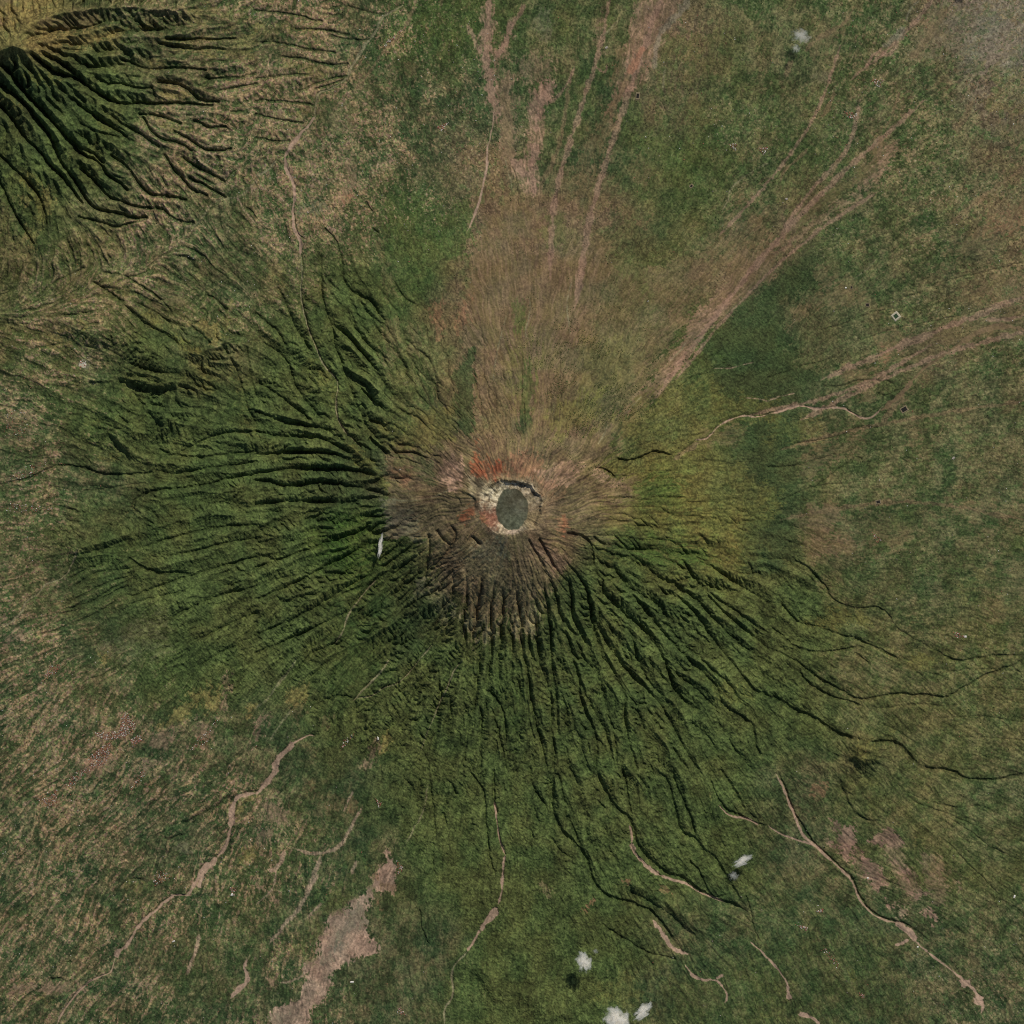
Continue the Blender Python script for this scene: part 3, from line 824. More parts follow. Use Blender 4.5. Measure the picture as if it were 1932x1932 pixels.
# broad cover, one letter for each 128-unit square
COVER = """
somm mgGG mmbm mmbe
dfmm mmgg mgbm mmme
ffmm mmgb mgGm mmmt
fomm mmGb bbom bmmt
ooom ofGb boob dmmt
omfo ffob booG dmtm
mfff ffob oooG gmmm
mgff fdbb byyo ommm
mfff fFob bfyy ommm
mdff fGdo offf fomo
gmff fGff ffff fooo
gggm gfff ffff fooo
gggg mgff ffff goom
gggg ggff ffff gmoo
gggg gggf ffgg gggm
gggg gggf ffgg gggg
"""
# share of small fields, tracks and yards in each square (0-9)
FIELDS = """
0123 3342 1122 2457
0023 4345 1133 3457
0034 4554 1124 3456
1132 4442 0112 3345
2222 3111 0111 2244
3212 1110 0000 2233
4211 0110 0000 1123
4210 0110 0000 1123
5210 0110 0000 1222
5210 0010 0000 1222
6420 0000 0000 1122
7653 2000 0001 1112
7776 4200 0111 1111
7765 4321 1111 1311
6654 4312 1112 1223
6654 4322 1111 1234
"""
# relief: how deeply running water has cut each square (0-9)
RELIEF = """
5999 9511 1111 1111
9999 9511 1111 1111
9999 8411 1111 1111
9999 6421 1111 1112
6677 7622 2222 2222
5789 9962 2222 2223
5899 9984 3222 2233
4699 9997 5322 2233
4799 9999 8666 5333
3689 9999 9999 8444
2578 8999 9999 9644
2356 6788 9999 8665
2234 4577 8999 7655
2233 3456 7888 6544
2222 2345 6777 5433
2222 2234 5555 4322
"""
# sRGB ground colours: main, second, share of forest canopy
GROUND = {
 's': ((126,112, 68),(104,100,58),0), 'o': ((74,81,45),(98,92,60),.25), 'm': ((66,79,45),(106,97,68),.1), 'g': ((56,71,42),(96, 88, 62),.15), 'G': ((62,77,40),(76,82,46),.1), 'f': ((66,77,41),(84,93,52),1.), 'F': ((54,74,33),(70,90,40),1.), 'd': ((62,74,44),(50,60,34),.8), 'b': ((120,101, 77),(92, 82, 54),0),
 'p': ((138,112, 94),(122,98, 80),0), 't': ((110,98,70),(84,84,54),0), 'e': ((126,116, 98),(94, 92, 72),0),
 'y': ((106,100,54),(78,84,42),0), 'q': ((138,98,76),(120,88,66),0), 'z': ((152,88,60),(120,80,60),0),
 'c': ((158,142,112),(130,116,90),0), 'w': ((124,118,90),(110,106,80),0), 'x': ((84,88,76),(70,76,66),0),
 'r': ((160,135,115),(140,116, 98),0), 'v': ((144,115, 99),(108, 90, 72),0)}
U0, SPAN = -112.0, 2272.0         # surveyed square
C_U, C_V = 1023.0, 1019.0         # summit

rng = np.random.default_rng(7)
_perm = rng.permutation(4096).astype(np.int64)
_val = rng.random(4096)

def vnoise(x, y, seed=0):
    xi = np.floor(x).astype(np.int64); yi = np.floor(y).astype(np.int64)
    fx = x - xi; fy = y - yi
    fx = fx*fx*fx*(fx*(fx*6-15)+10); fy = fy*fy*fy*(fy*(fy*6-15)+10)
    def hh(a, b): return _val[_perm[(_perm[(a + seed*131) & 4095] + b) & 4095]]
    a = hh(xi, yi); b = hh(xi+1, yi); c = hh(xi, yi+1); d = hh(xi+1, yi+1)
    return (a*(1-fx)+b*fx)*(1-fy) + (c*(1-fx)+d*fx)*fy

def fbm(x, y, scale, octv=4, seed=0, gain=.5):
    s = 0; a = 1; t = 0
    for i in range(octv):
        s = s + a*vnoise(x/scale + 17.3*i, y/scale - 9.1*i, seed+i); t += a
        a *= gain; scale /= 2.03
    return s/t - .5

def sstep(a, b, x):
    t = np.clip((x-a)/(b-a), 0, 1); return t*t*(3-2*t)

def parse(txt):
    out = []
    for ln in txt.strip().splitlines():
        head, pts = ln.split(':')
        f = head.split(); tile = f[1] if '.' not in f[1] else f[3]
        P = np.array([[float(a) for a in q.split(',')] for q in pts.split()])
        if tile != 'uv': P = P/3.7734 + (int(tile[0])*512, int(tile[1])*512)
        out.append((f, P))
    return out

def grid16(txt, fn):
    rows = [r.replace(' ', '') for r in txt.strip().splitlines()]
    return np.array([[fn(ch) for ch in r] for r in rows], float)

def up16(A, X, Y):
    """smooth lookup of a 16 x 16 table at plan points"""
    x = np.clip(X/128-.5, 0, 14.999); y = np.clip(Y/128-.5, 0, 14.999)
    xi = x.astype(int); yi = y.astype(int); fx = x-xi; fy = y-yi
    fx = fx*fx*(3-2*fx); fy = fy*fy*(3-2*fy)
    if A.ndim == 3: fx = fx[..., None]; fy = fy[..., None]
    return (A[yi,xi]*(1-fx)+A[yi,xi+1]*fx)*(1-fy) + (A[yi+1,xi]*(1-fx)+A[yi+1,xi+1]*fx)*fy

def smooth_line(P):
    for _ in range(2):
        Q = np.empty((2*len(P), 2)); Q[0::2] = np.vstack([P[:1], .75*P[:-1]+.25*P[1:]])[:len(P)]
        q = [P[0]]
        for a, b in zip(P[:-1], P[1:]): q += [.75*a+.25*b, .25*a+.75*b]
        q.append(P[-1]); P = np.array(q)
    return P

class Field:
    """a square raster of the survey: n x n points"""
    def __init__(s, n):
        s.n = n; s.c = SPAN/(n-1)
        a = U0 + s.c*np.arange(n)
        s.X, s.Y = np.meshgrid(a, a)
    def window(s, x0, x1, y0, y1):
        i0 = max(0, int((x0-U0)/s.c)-1); i1 = min(s.n, int((x1-U0)/s.c)+3)
        j0 = max(0, int((y0-U0)/s.c)-1); j1 = min(s.n, int((y1-U0)/s.c)+3)
        return (slice(j0, max(j0,j1)), slice(i0, max(i0,i1)))
    def line(s, P, w, XW, YW, taper=True):
        """distance to a polyline within w -> (window, distance, along 0..1)"""
        P = smooth_line(P)
        win = s.window(P[:,0].min()-w-6, P[:,0].max()+w+6, P[:,1].min()-w-6, P[:,1].max()+w+6)
        D = np.full(s.X[win].shape, 1e9); T = np.zeros_like(D); S = np.zeros_like(D)
        L = np.r_[0, np.cumsum(np.hypot(*np.diff(P, axis=0).T))]
        for k in range(len(P)-1):
            a, b = P[k], P[k+1]
            sw = s.window(min(a[0],b[0])-w-5, max(a[0],b[0])+w+5, min(a[1],b[1])-w-5, max(a[1],b[1])+w+5)
            x = XW[sw]; y = YW[sw]
            if x.size == 0: continue
            dx, dy = b-a; l2 = dx*dx+dy*dy+1e-9
            t = np.clip(((x-a[0])*dx+(y-a[1])*dy)/l2, 0, 1)
            d = np.hypot(x-a[0]-t*dx, y-a[1]-t*dy)
            lw = (slice(sw[0].start-win[0].start, sw[0].stop-win[0].start), slice(sw[1].start-win[1].start, sw[1].stop-win[1].start))
            Dl = D[lw]; m = d < Dl
            Dl[m] = d[m]; S[lw][m] = (dx*(y-a[1])-dy*(x-a[0]))[m]; T[lw][m] = ((L[k]+t*(L[k+1]-L[k]))/L[-1])[m]
        return win, D, T, S
    def poly(s, P, soft, XW, YW):
        """signed distance (inside positive) to a closed outline, near it"""
        win = s.window(P[:,0].min()-soft-4, P[:,0].max()+soft+4, P[:,1].min()-soft-4, P[:,1].max()+soft+4)
        x = XW[win]; y = YW[win]
        ins = np.zeros(x.shape, bool); D = np.full(x.shape, 1e9)
        for a, b in zip(P, np.roll(P, -1, 0)):
            dx, dy = b-a; l2 = dx*dx+dy*dy+1e-9
            t = np.clip(((x-a[0])*dx+(y-a[1])*dy)/l2, 0, 1)
            D = np.minimum(D, np.hypot(x-a[0]-t*dx, y-a[1]-t*dy))
            if abs(dy) > 1e-9:
                ins ^= ((a[1] > y) != (b[1] > y)) & (x < a[0]+(y-a[1])*dx/dy)
        return win, np.where(ins, D, -D)

def blur(h, k):
    for _ in range(k):
        p = np.pad(h, 1, mode='edge')
        h = (4*p[1:-1,1:-1] + 2*(p[:-2,1:-1]+p[2:,1:-1]+p[1:-1,:-2]+p[1:-1,2:]) + p[:-2,:-2]+p[2:,2:]+p[:-2,2:]+p[2:,:-2])/16
    return h

NB = [(-1,-1),(-1,0),(-1,1),(0,-1),(0,1),(1,-1),(1,0),(1,1)]
def erode(h, cell, K, iters, diff, seed, m=.45):
    """running water: stream-power incision along random steepest paths, plus creep"""
    n = h.shape[0]; idx = np.arange(n*n).reshape(n, n); g = np.random.default_rng(seed)
    R = [.7+.6*g.random((n, n), dtype=np.float32) for _ in NB]
    for it in range(iters):
        best = np.zeros_like(h); rec = idx.copy(); dist = np.ones_like(h)
        hp = np.pad(h, 1, constant_values=1e9); ip = np.pad(idx, 1)
        for kk, (dy, dx) in enumerate(NB):
            l = cell*(1.41421356 if dx and dy else 1.)
            sl = (h - hp[1+dy:n+1+dy, 1+dx:n+1+dx])/l
            sl = sl*R[kk]
            mk = sl > best
            best = np.where(mk, sl, best); rec = np.where(mk, ip[1+dy:n+1+dy, 1+dx:n+1+dx], rec); dist = np.where(mk, l, dist)
        for e in (np.s_[0,:], np.s_[-1,:], np.s_[:,0], np.s_[:,-1]): rec[e] = idx[e]
        r = rec.ravel(); d = (r != idx.ravel()).astype(np.int32); p = r.copy()
        while True:
            dd = d[p]
            if not dd.any(): break
            d = d + dd; p = p[p]
        order = np.argsort(d, kind='stable'); cuts = np.r_[0, np.cumsum(np.bincount(d))]
        A = np.full(n*n, cell*cell)
        for L in range(len(cuts)-2, 0, -1):
            ids = order[cuts[L]:cuts[L+1]]; np.add.at(A, r[ids], A[ids])
        F = (K.ravel()*A**m)/dist.ravel(); hf = h.ravel().copy()
        for L in range(1, len(cuts)-1):
            ids = order[cuts[L]:cuts[L+1]]; f = F[ids]
            hf[ids] = (hf[ids] + f*hf[r[ids]])/(1+f)
        h = hf.reshape(n, n)
        q = np.pad(h, 1, mode='edge')
        mean = (q[:-2,1:-1]+q[2:,1:-1]+q[1:-1,:-2]+q[1:-1,2:])/4
        pit = (rec == idx)
        h = np.where(pit, mean, h + diff*(mean-h))
    return h, A.reshape(n, n)

def upsample(h, n):
    m = h.shape[0]; x = np.linspace(0, m-1, n); i = np.minimum(x.astype(int), m-2); f = x-i
    def cub(a):   # along axis 0
        g = np.pad(a, ((1,1),(0,0)), mode='edge')
        p0, p1, p2, p3 = g[i], g[i+1], g[i+2], g[i+3]; t = f[:,None]
        return p1 + .5*t*(p2-p0 + t*(2*p0-5*p1+4*p2-p3 + t*(3*(p1-p2)+p3-p0)))
    return cub(cub(h).T).T

def lic(noise, ux, uy, c, length):
    """smear a noise along a flow field: streaks that run with the slope"""
    n = noise.shape[0]; I, J = np.mgrid[0:n, 0:n].astype(np.float32)
    acc = noise.copy(); k = 1
    for sgn in (1, -1):
        i, j = I.copy(), J.copy()
        for q in range(length):
            ii = np.clip(np.rint(i), 0, n-1).astype(np.int32); jj = np.clip(np.rint(j), 0, n-1).astype(np.int32)
            i = i + sgn*uy[ii, jj]; j = j + sgn*ux[ii, jj]
            ii = np.clip(np.rint(i), 0, n-1).astype(np.int32); jj = np.clip(np.rint(j), 0, n-1).astype(np.int32)
            acc += noise[ii, jj]; k += 1
    return acc/k

def rank(a):
    """stretch a field to an even spread over 0..1"""
    q = np.quantile(a[::5, ::5], np.linspace(0, 1, 101))
    return np.interp(a, q, np.linspace(0, 1, 101)).astype(np.float32)

def flow(F):
    """the way the land falls, smoothed: away from each of the two peaks, bent seaward in the south-west"""
    X, Y = F.X, F.Y
    dx, dy = X-C_U, Y-C_V; r = np.hypot(dx, dy)+1; ux, uy = dx/r, dy/r
    sw = sstep(150, -250, dx)*sstep(150, 500, dy)
    uy = uy + .55*sw
    ax, ay = X-37, Y-102; ra = np.hypot(ax, ay)+1
    k = sstep(620, 380, ra)
    ux = ux*(1-k)+k*ax/ra; uy = uy*(1-k)+k*ay/ra
    a = fbm(X, Y, 200, 2, 301)*.7 + fbm(X, Y, 36, 2, 311)*.95 + fbm(X, Y, 14, 1, 321)*.5
    ux, uy = ux*np.cos(a)-uy*np.sin(a), ux*np.sin(a)+uy*np.cos(a)
    l = np.hypot(ux, uy)+1e-6
    F.ux, F.uy = (ux/l).astype(np.float32), (uy/l).astype(np.float32)
    g = np.random.default_rng(77); n = F.n
    F.l6 = rank(lic((vnoise(X/20, Y/20, 520)+.5*vnoise(X/11, Y/11, 521)).astype(np.float32), F.ux, F.uy, F.c, int(64/F.c)))
    F.l4 = rank(lic((vnoise(X/7, Y/7, 506)+.5*vnoise(X/4, Y/4, 507)).astype(np.float32), F.ux, F.uy, F.c, int(26/F.c)))
    F.l2 = rank(lic(vnoise(X/3, Y/3, 508).astype(np.float32), F.ux, F.uy, F.c, int(20/F.c)))

def terrain(n, lines):
    F = Field(n); X, Y = F.X, F.Y
    wx = fbm(X, Y, 40, 3, 11)*9; wy = fbm(X, Y, 40, 3, 21)*9
    wx2 = fbm(X, Y, 9, 2, 31)*3; wy2 = fbm(X, Y, 9, 2, 41)*3
    XW, YW = X+wx*.5+wx2, Y+wy*.5+wy2
    # broad shapes --------------------------------------------------------
    dx, dy = X-C_U, Y-C_V
    r = np.hypot(dx, dy)/100; th = np.arctan2(dy, dx)
    rw = r*(1+.10*fbm(np.cos(th)*3+5, np.sin(th)*3+5, 1, 2, 51)) + .12*fbm(X, Y, 120, 3, 61)*np.clip(r, 0, 2)
    cone = np.interp(rw, [0,.3,.55,1,1.5,2,3,4,5,6,8,10,14,20], [2730,2730,2715,2425,2050,1700,1270,1000,810,670,470,330,150,20])
    cone = cone + 60*np.clip(-dy/600, -1, 1.5)*sstep(2, 6, r)*-.4
    cone = cone + 120*np.exp(-((r-1.5)/.7)**2)*sstep(-.2, .7, np.sin(th))
    da = np.hypot(X-37, Y-102)/100
    abang = np.interp(da*(1+.2*fbm(X, Y, 90, 3, 71)), [0,.5,1,1.6,2.4,3.4,4.6,6,8], [2130,1830,1560,1330,1130,960,820,690,500])
    k = 90.
    h = k*np.logaddexp(cone/k, abang/k)
    # caldera floor beyond the crest
    cal = sstep(0, 160, (-(X-37)*.35 - (Y-102)*1.0 - 8))*sstep(330, 120, X)
    h = h*(1-cal*.75) + (1180+fbm(X, Y, 60, 3, 81)*200)*cal*.75
    for (hx, hy, hh, hr) in ((424,696,190,60),(345,745,260,75),(250,850,150,60),(330,838,130,45),(205,660,120,60),(300,700,130,60),
                             (150,1090,120,60),(190,1060,120,50),(330,1060,80,70),(1728,1503,190,30),(1728,1503,-90,10),(1700,1520,60,55),(1650,1540,60,30),(1065,1995,70,40),
                             (980,1950,60,40),(280,60,160,60),(180,40,120,50)):
        h = h + hh*np.exp(-((X-hx)**2+(Y-hy)**2)/(hr*hr))
    rough = up16(grid16(RELIEF, float), X+wx*4, Y+wy*4)/9
    # broad spurs that run with the slope
    flow(F)
    ra = np.hypot(X-37, Y-102)/100
    nwz = sstep(700, 480, X)*sstep(540, 420, Y)*sstep(.8, 2, ra)
    whz = sstep(640, 460, X)*sstep(420, 540, Y)*sstep(1150, 980, Y)
    spur = 75*sstep(.3, .75, rough)*sstep(1.6, 2.8, r)*sstep(7.5, 5.5, r) + 55*nwz + 60*whz + 26*sstep(100, 500, dy)*sstep(4, 6, r)
    h = h + (F.l6-.5)*spur
    h = h + fbm(X, Y, 70, 5, 91)*(16+70*rough*sstep(.3, 2, r))
    h = h + fbm(X, Y, 11, 3, 95, .7)*(5+36*rough)*sstep(.4, 1.5, r)
    # incised lines ---------------------------------------------------------
    pre = np.zeros_like(h); post = np.zeros_like(h); ridge = np.zeros_like(h); cliff = np.zeros_like(h)
    for f, P in lines:
        t = f[0]; w = float(f[2]); dep = float(f[-1])
        if t == 'p' or dep == 0: continue
        ww = w*9 if t == 'c' else w*1.5 if t in 'gG' else (w+5 if t == 'r' else w*2.2)
        win, D, T, S = F.line(P, ww, XW, YW)
        end = sstep(0, .06, T)*(.35+.65*sstep(1.0, .9, T)) if t == 'G' else 1
        if t == 'g':
            dep *= 1.35 if P[:, 1].max() < 520 and P[:, 0].max() < 720 else 1
            hi = .35+.65*sstep(1.0, 2.8, r[win])
            pre[win] = np.maximum(pre[win], hi*dep*.75*np.clip(1-D/ww, 0, 1)**1.2)
            low = 1+1.3*sstep(3.0, 4.6, r[win])
            post[win] = np.maximum(post[win], hi*low*dep*(.5 if dep > 58 and P[:, 1].max() < 520 and P[:, 0].max() < 720 else .30)*np.clip(1-D/(w*.9), 0, 1))
        elif t == 'G':
            pre[win] = np.maximum(pre[win], dep*.5*np.clip(1-D/ww, 0, 1)*end)
            post[win] = np.maximum(post[win], dep*.85*sstep(w, w*.22, D)*end)
        elif t == 'c':
            sd = np.where(S > 0, D, -D)
            drop = dep*sstep(-1.5, w*.6, sd)*np.exp(-np.clip(sd, 0, None)/(w*3.2))*sstep(ww, ww*.5, D)*sstep(0, .12, T)*sstep(1, .88, T)
            drop = drop - .35*dep*np.exp(-np.clip(-sd, 0, None)/(w*2))*(sd <= 0)*sstep(0, .12, T)*sstep(1, .88, T)*sstep(ww, ww*.5, D)*sstep(0, -4, sd)
            cliff[win] += drop
        elif t == 'r':
            pre[win] = np.maximum(pre[win], dep*1.2*np.clip(1-D/ww, 0, 1))
            post[win] = np.maximum(post[win], dep*sstep(w+1.6, w-.4, D))
        elif t == 'k':
            ridge[win] = np.maximum(ridge[win], dep*np.clip(1-D/ww, 0, 1)**1.3)
    h = h + ridge - pre - cliff*.5
    post = post + cliff*.5
    return F, h, post, rough, r, th, XW, YW

KS = .12
def crater(F, h):
    x = F.X-1023; y = F.Y-1018; a = np.arctan2(y, x)
    jag = fbm(np.cos(a)*2+9, np.sin(a)*2+9, 1, 5, 120, .6)
    rim = 1/np.sqrt((np.cos(a)/61)**2+(np.sin(a)/57)**2)*(1+.34*jag)*(1-.10*np.exp(-((a-1.5)/.6)**2)+.10*np.exp(-((a+2.3)/.5)**2)+.08*np.exp(-((a+.4)/.4)**2))
    xf = F.X-1025; yf = F.Y-1020
    rho = np.hypot(x, y)
    flo = 1/np.sqrt((np.cos(a)/31.5)**2+(np.sin(a)/41)**2)*(1+.20*fbm(np.cos(a)*3, np.sin(a)*3, 1, 4, 130, .6)) + 2*np.cos(a)
    t = (rho-flo)/(rim-flo)
    tt = np.clip(t, 0, 1)
    ne_ = np.exp(-((a+.95)/.75)**2)
    step = tt + .16*fbm(np.cos(a)*7, np.sin(a)*7 + rho/40, 1, 3, 145)
    prof = np.clip((.62-.30*ne_)*tt + (.38+.30*ne_)*sstep(.70, .92, step), 0, 1)*sstep(0, .02, tt)
    prof = prof*(tt < .97) + (tt >= .97)*np.maximum(prof, sstep(.9, 1, tt))
    gul = fbm(a*14, rho/30, 1, 3, 140)*50*np.sin(pi*tt)
    inside = 2530 + (h-2530)*prof + gul + fbm(F.X, F.Y, 10, 4, 150, .6)*40*np.clip(tt*4, 0, 1) + fbm(F.X, F.Y, 16, 4, 151)*12
    h = np.where(t < 1, inside, h + 14*np.exp(-(t-1)/.25))
    return h, t, (t > 0) & (t < 1)
def build_heights(n, lines):
    n2 = (n-1)//2+1
    F, h, post, rough, r, th, XW, YW = terrain(n, lines)
    nw = sstep(560, 330, np.hypot((F.X-300), (F.Y-180)*1.2))
    calm = 1 - .93*np.exp(-((F.X-865)/110)**2-((F.Y-1000)/80)**2) - .75*np.exp(-((F.X-830)/85)**2-((F.Y-815)/120)**2)
    calm = np.clip(calm, .05, 1)
    K = calm*KS*(.015+.985*rough**1.5)*(.04+.96*sstep(1.2, 3.0, r))*(1+.5*nw)
    hc = blur(h, 2)[::4, ::4]
    e, _ = erode(hc, F.c*40, K[::4, ::4], 6, .04, 1)
    d = upsample(e-hc, n2)
    hc = blur(h, 1)[::2, ::2]
    e2, _ = erode(hc + d, F.c*20, K[::2, ::2], 8, .05, 2)
    h = h + upsample(e2 - hc, n)
    h, A = erode(h, F.c*10, K*.8, 8, .10, 3)
    h = blur(h, 1)*.3 + h*.7
    for (hx, hy, hh, hr) in ((1728,1500,210,34),(1730,1508,-60,9),(345,745,150,60),(250,850,130,48),(330,838,110,38),(205,660,100,50),(424,696,110,45),(280,905,90,40),(160,1085,90,48),(120,640,80,40)):
        h = h + hh*np.exp(-((XW-hx)**2+(YW-hy)**2)/(hr*hr))
    h = h*(1-.85*nw) + blur(h, 5)*.85*nw
    det = h - blur(h, int(260/F.c**2))
    h = h + det*(.6*sstep(.25, .8, rough)*sstep(2.2, 4.2, r) + .5*nw)
    dx, dy = F.X-C_U, F.Y-C_V
    amp = 2.5 + (10-3*sstep(200, 500, dx)+8*sstep(-250, -500, dx))*sstep(0, 350, dy)*sstep(2.2, 3.6, r) + 17*sstep(640, 420, np.hypot(F.X-37, F.Y-102))*sstep(1.2, 2.5, np.hypot(F.X-37, F.Y-102)/100) + 3*sstep(0, 400, dx)*sstep(-700, -300, dy)*sstep(1.5, 3, r) + 11*sstep(5.5, 3.5, r)*sstep(.5, 1.2, r)*calm + 12*sstep(640, 420, F.X)*sstep(330, 480, F.Y)*sstep(1250, 1000, F.Y)
    h = h + (F.l4-.5)*amp*1.6 + (F.l2-.5)*amp*.5
    h = h - post
    rug = sstep(2.6, 1.6, r)
    h = h + rug*(-abs(fbm(F.X, F.Y, 9, 3, 701))*38 + (F.l2-.5)*16*sstep(.6, 1.0, r))
    h, t, wall = crater(F, h)
    return F, h, A, rough, r, th, XW, YW

def plots(X, Y, ux, uy, size, seed):
    """irregular cells: for each point the random tag of its nearest jittered centre, and the distance to it"""
    x, y = X/size, Y/size; xi = np.floor(x).astype(np.int64); yi = np.floor(y).astype(np.int64)
    best = np.full(x.shape, 9.); tagv = np.zeros(x.shape)
    for a in (-1, 0, 1):
        for b in (-1, 0, 1):
            i, j = xi+a, yi+b
            k = _perm[(_perm[(i+seed*57) & 4095]+j) & 4095]
            dx = i+_val[k]-x; dy = j+_val[(k*7+13) & 4095]-y
            du = dx*ux+dy*uy; dv = dy*ux-dx*uy
            d = np.abs(du)*.72+np.abs(dv)*1.1
            m = d < best; best = np.where(m, d, best); tagv = np.where(m, _val[(k*3+5) & 4095], tagv)
    return tagv, best

def cover(F, h, r, lines, patches):
    X, Y, n = F.X, F.Y, F.n; g = np.random.default_rng(99)
    wx = fbm(X, Y, 90, 4, 201)*120; wy = fbm(X, Y, 90, 4, 211)*120
    fx = fbm(X, Y, 14, 3, 221, .6); fy = fbm(X, Y, 14, 3, 231, .6)
    GW, GH = X+wx, Y+wy
    c16 = lambda k: grid16(COVER, lambda ch: GROUND[ch][k]) if k == 2 else np.array([[GROUND[ch][k] for ch in row.replace(' ', '')] for row in COVER.strip().splitlines()], float)
    main = up16(c16(0), GW, GH); sec = up16(c16(1), GW, GH); can = up16(c16(2), GW, GH)
    frac = up16(grid16(FIELDS, float), GW, GH)/9
    ux, uy, l2, l4 = F.ux, F.uy, F.l2, F.l4
    white = vnoise(X/1.9, Y/1.9, 501).astype(np.float32)
    l1 = rank(lic(white, ux, uy, F.c, int(9/F.c)))
    f1 = rank(fbm(X, Y, 26, 4, 241, .65)); f2 = rank(fbm(X, Y, 5, 2, 251, .8))
    l3 = rank(lic(vnoise(X/2.6, Y/2.6, 502).astype(np.float32), ux, uy, F.c, 3))
    f3 = rank(fbm(X, Y, 80, 3, 261)); f4 = rank(fbm(X, Y, 22, 3, 265))
    steep = sstep(4.6, 3.2, r)
    m1 = rank((.12+.33*steep)*l2+.42*f1+.2*l1+.2*(1-steep)*f2)
    col = main*(1-(m1*.8)[..., None]) + sec*(m1*.8)[..., None]
    rd0 = rank(h-blur(h, int(34/F.c)))
    kk = (can*sstep(.62, .9, rd0))[..., None]*.35; col = col*(1-kk)+kk*np.array((88,96,55.))
    mb = rank(.62*l2+.22*f1+.16*f2)
    bare = np.zeros((n, n)); sand = np.zeros((n, n))
    XW, YW = X+fx*16, Y+fy*16
    for f, P in patches:
        ch, al, soft = f[0], float(f[1]), float(f[2])*.7
        s2 = soft*1.3+3
        win, D = F.poly(P, s2*2, XW, YW)
        if D.size == 0: continue
        ragged = D + (m1[win]-.5)*(5+soft*1.5) + (l3[win]-.5)*(3+min(soft, 8)*.7) + (f2[win]-.5)*4
        e = 1.3+soft*.35
        a = al*sstep(-e, e, ragged)*(1-(1-al)*.9*(l3[win] < .45))
        c0, c1, cc = GROUND[ch]
        mm = mb[win] if ch in 'bpzc' else m1[win]
        w_ = .9 if ch in 'rpbev' else .5
        tgt = np.array(c0, float)*(1-mm[..., None]*w_) + np.array(c1, float)*mm[..., None]*w_
        if ch in 'rpv': tgt = tgt*(1+.30*(f4[win]-.5)+.34*(l3[win]-.5)*(f1[win] > .45))[..., None]
        col[win] = col[win]*(1-a[..., None]) + tgt*a[..., None]
        can[win] = can[win]*(1-a) + cc*a
        if ch in 'bpqzcervswyt': frac[win] *= 1-a*.75
        if ch in 'bpqzcerv': bare[win] = np.maximum(bare[win], a)
        if ch in 'Gfd': frac[win] *= 1-a*.6
    # plots: irregular blocks, each with its own crop
    low = (1-can)*(1-bare)*np.clip(.35+frac*1.3, 0, 1)
    q1, _ = plots(X+fx*5, Y+fy*5, ux, uy, 10, 61); q2, _ = plots(X+fx*4, Y+fy*4, ux, uy, 5.5, 62)
    col = col*(1+low*((q1-.5)*.26+(q2-.5)*.24))[..., None]
    k = (low*(q1*7 % 1 > .86)*.5)[..., None]; col = col*(1-k)+k*np.array((70,92,50.))
    k = (low*(q2*9 % 1 > .90)*np.clip(frac*2.2, .15, 1)*.7)[..., None]; col = col*(1-k)+k*np.array((122,106,78.))
    # small fields, yards, tracks
    frac = np.clip(frac*(.6+.8*f3), 0, 1)
    l0 = rank(lic(vnoise(X/2.4, Y/2.4, 503).astype(np.float32), ux, uy, F.c, 2)); f0 = rank(vnoise(X/2.7, Y/2.7, 504)+.6*vnoise(X/5.1, Y/5.1, 505))
    sw = sstep(1150, 800, X)*sstep(900, 1300, Y)
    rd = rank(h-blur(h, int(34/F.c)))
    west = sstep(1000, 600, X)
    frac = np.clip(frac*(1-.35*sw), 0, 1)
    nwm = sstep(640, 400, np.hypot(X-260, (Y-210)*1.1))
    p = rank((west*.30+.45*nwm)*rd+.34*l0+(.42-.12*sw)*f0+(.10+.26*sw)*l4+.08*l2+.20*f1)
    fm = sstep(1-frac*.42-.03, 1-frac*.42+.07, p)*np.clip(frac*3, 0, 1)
    tone = rank(vnoise(X/4.5, Y/4.5, 509))
    ft = np.where((tone < .5)[..., None], (128,110,80), np.where((tone < .8)[..., None], (130,106,88), (112,112,72)))
    ne = np.clip((X-1100)/700, 0, 1)[..., None]
    ft = ft*(1-ne) + ne*np.array((114,102,75))
    ft = ft*(.86+.3*rank(vnoise(X/3.1, Y/3.1, 513)))[..., None]
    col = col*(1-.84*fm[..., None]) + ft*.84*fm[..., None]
    sp = (sstep(.955, .975, rank(vnoise(X/2.0, Y/2.0, 514)))*np.clip(frac*2.2, 0, 1)*.7*(can < .5))[..., None]
    col = col*(1-sp)+sp*np.array((146,134,108.))
    gm = sstep(.88, .96, rank(.3*l1+.7*vnoise(X/2.8, Y/2.8, 510)))*np.clip(frac*1.6, 0, .6)*(1-fm)
    col = col*(1-gm[..., None]) + gm[..., None]*np.array((44,64,34))
    # stream beds and tracks
    for f, P in lines:
        if f[0] not in 'rp': continue
        w = float(f[2]); c0, c1, _ = GROUND[{'s': 'r', 'p': 'r' if f[0] == 'r' else 'p'}.get(f[3], f[3])]
        win, D, T, S = F.line(P, w+4, X+fx*(2+w*.7), Y+fy*(2+w*.7))
        we = w*(.5+1.0*f4[win]) if f[0] == 'r' else w*(.6+.8*f4[win]) + (l3[win]-.5)*(1+w*.5)
        we = we*(.25+.75*sstep(0, .07, T)*sstep(1, .93, T)) + (f2[win]-.5)*1.2*(w > 2.2)
        q = .75 if f[0] == 'r' else .7+.22*w
        a = sstep(we+q, we-q, D)*(.95 if f[0] == 'r' else .7)
        tgt = np.array(c0, float)*(1-.5*f2[win][..., None]) + np.array(c1, float)*.5*f2[win][..., None]
        col[win] = col[win]*(1-a[..., None]) + tgt*a[..., None]
        can[win] *= 1-a
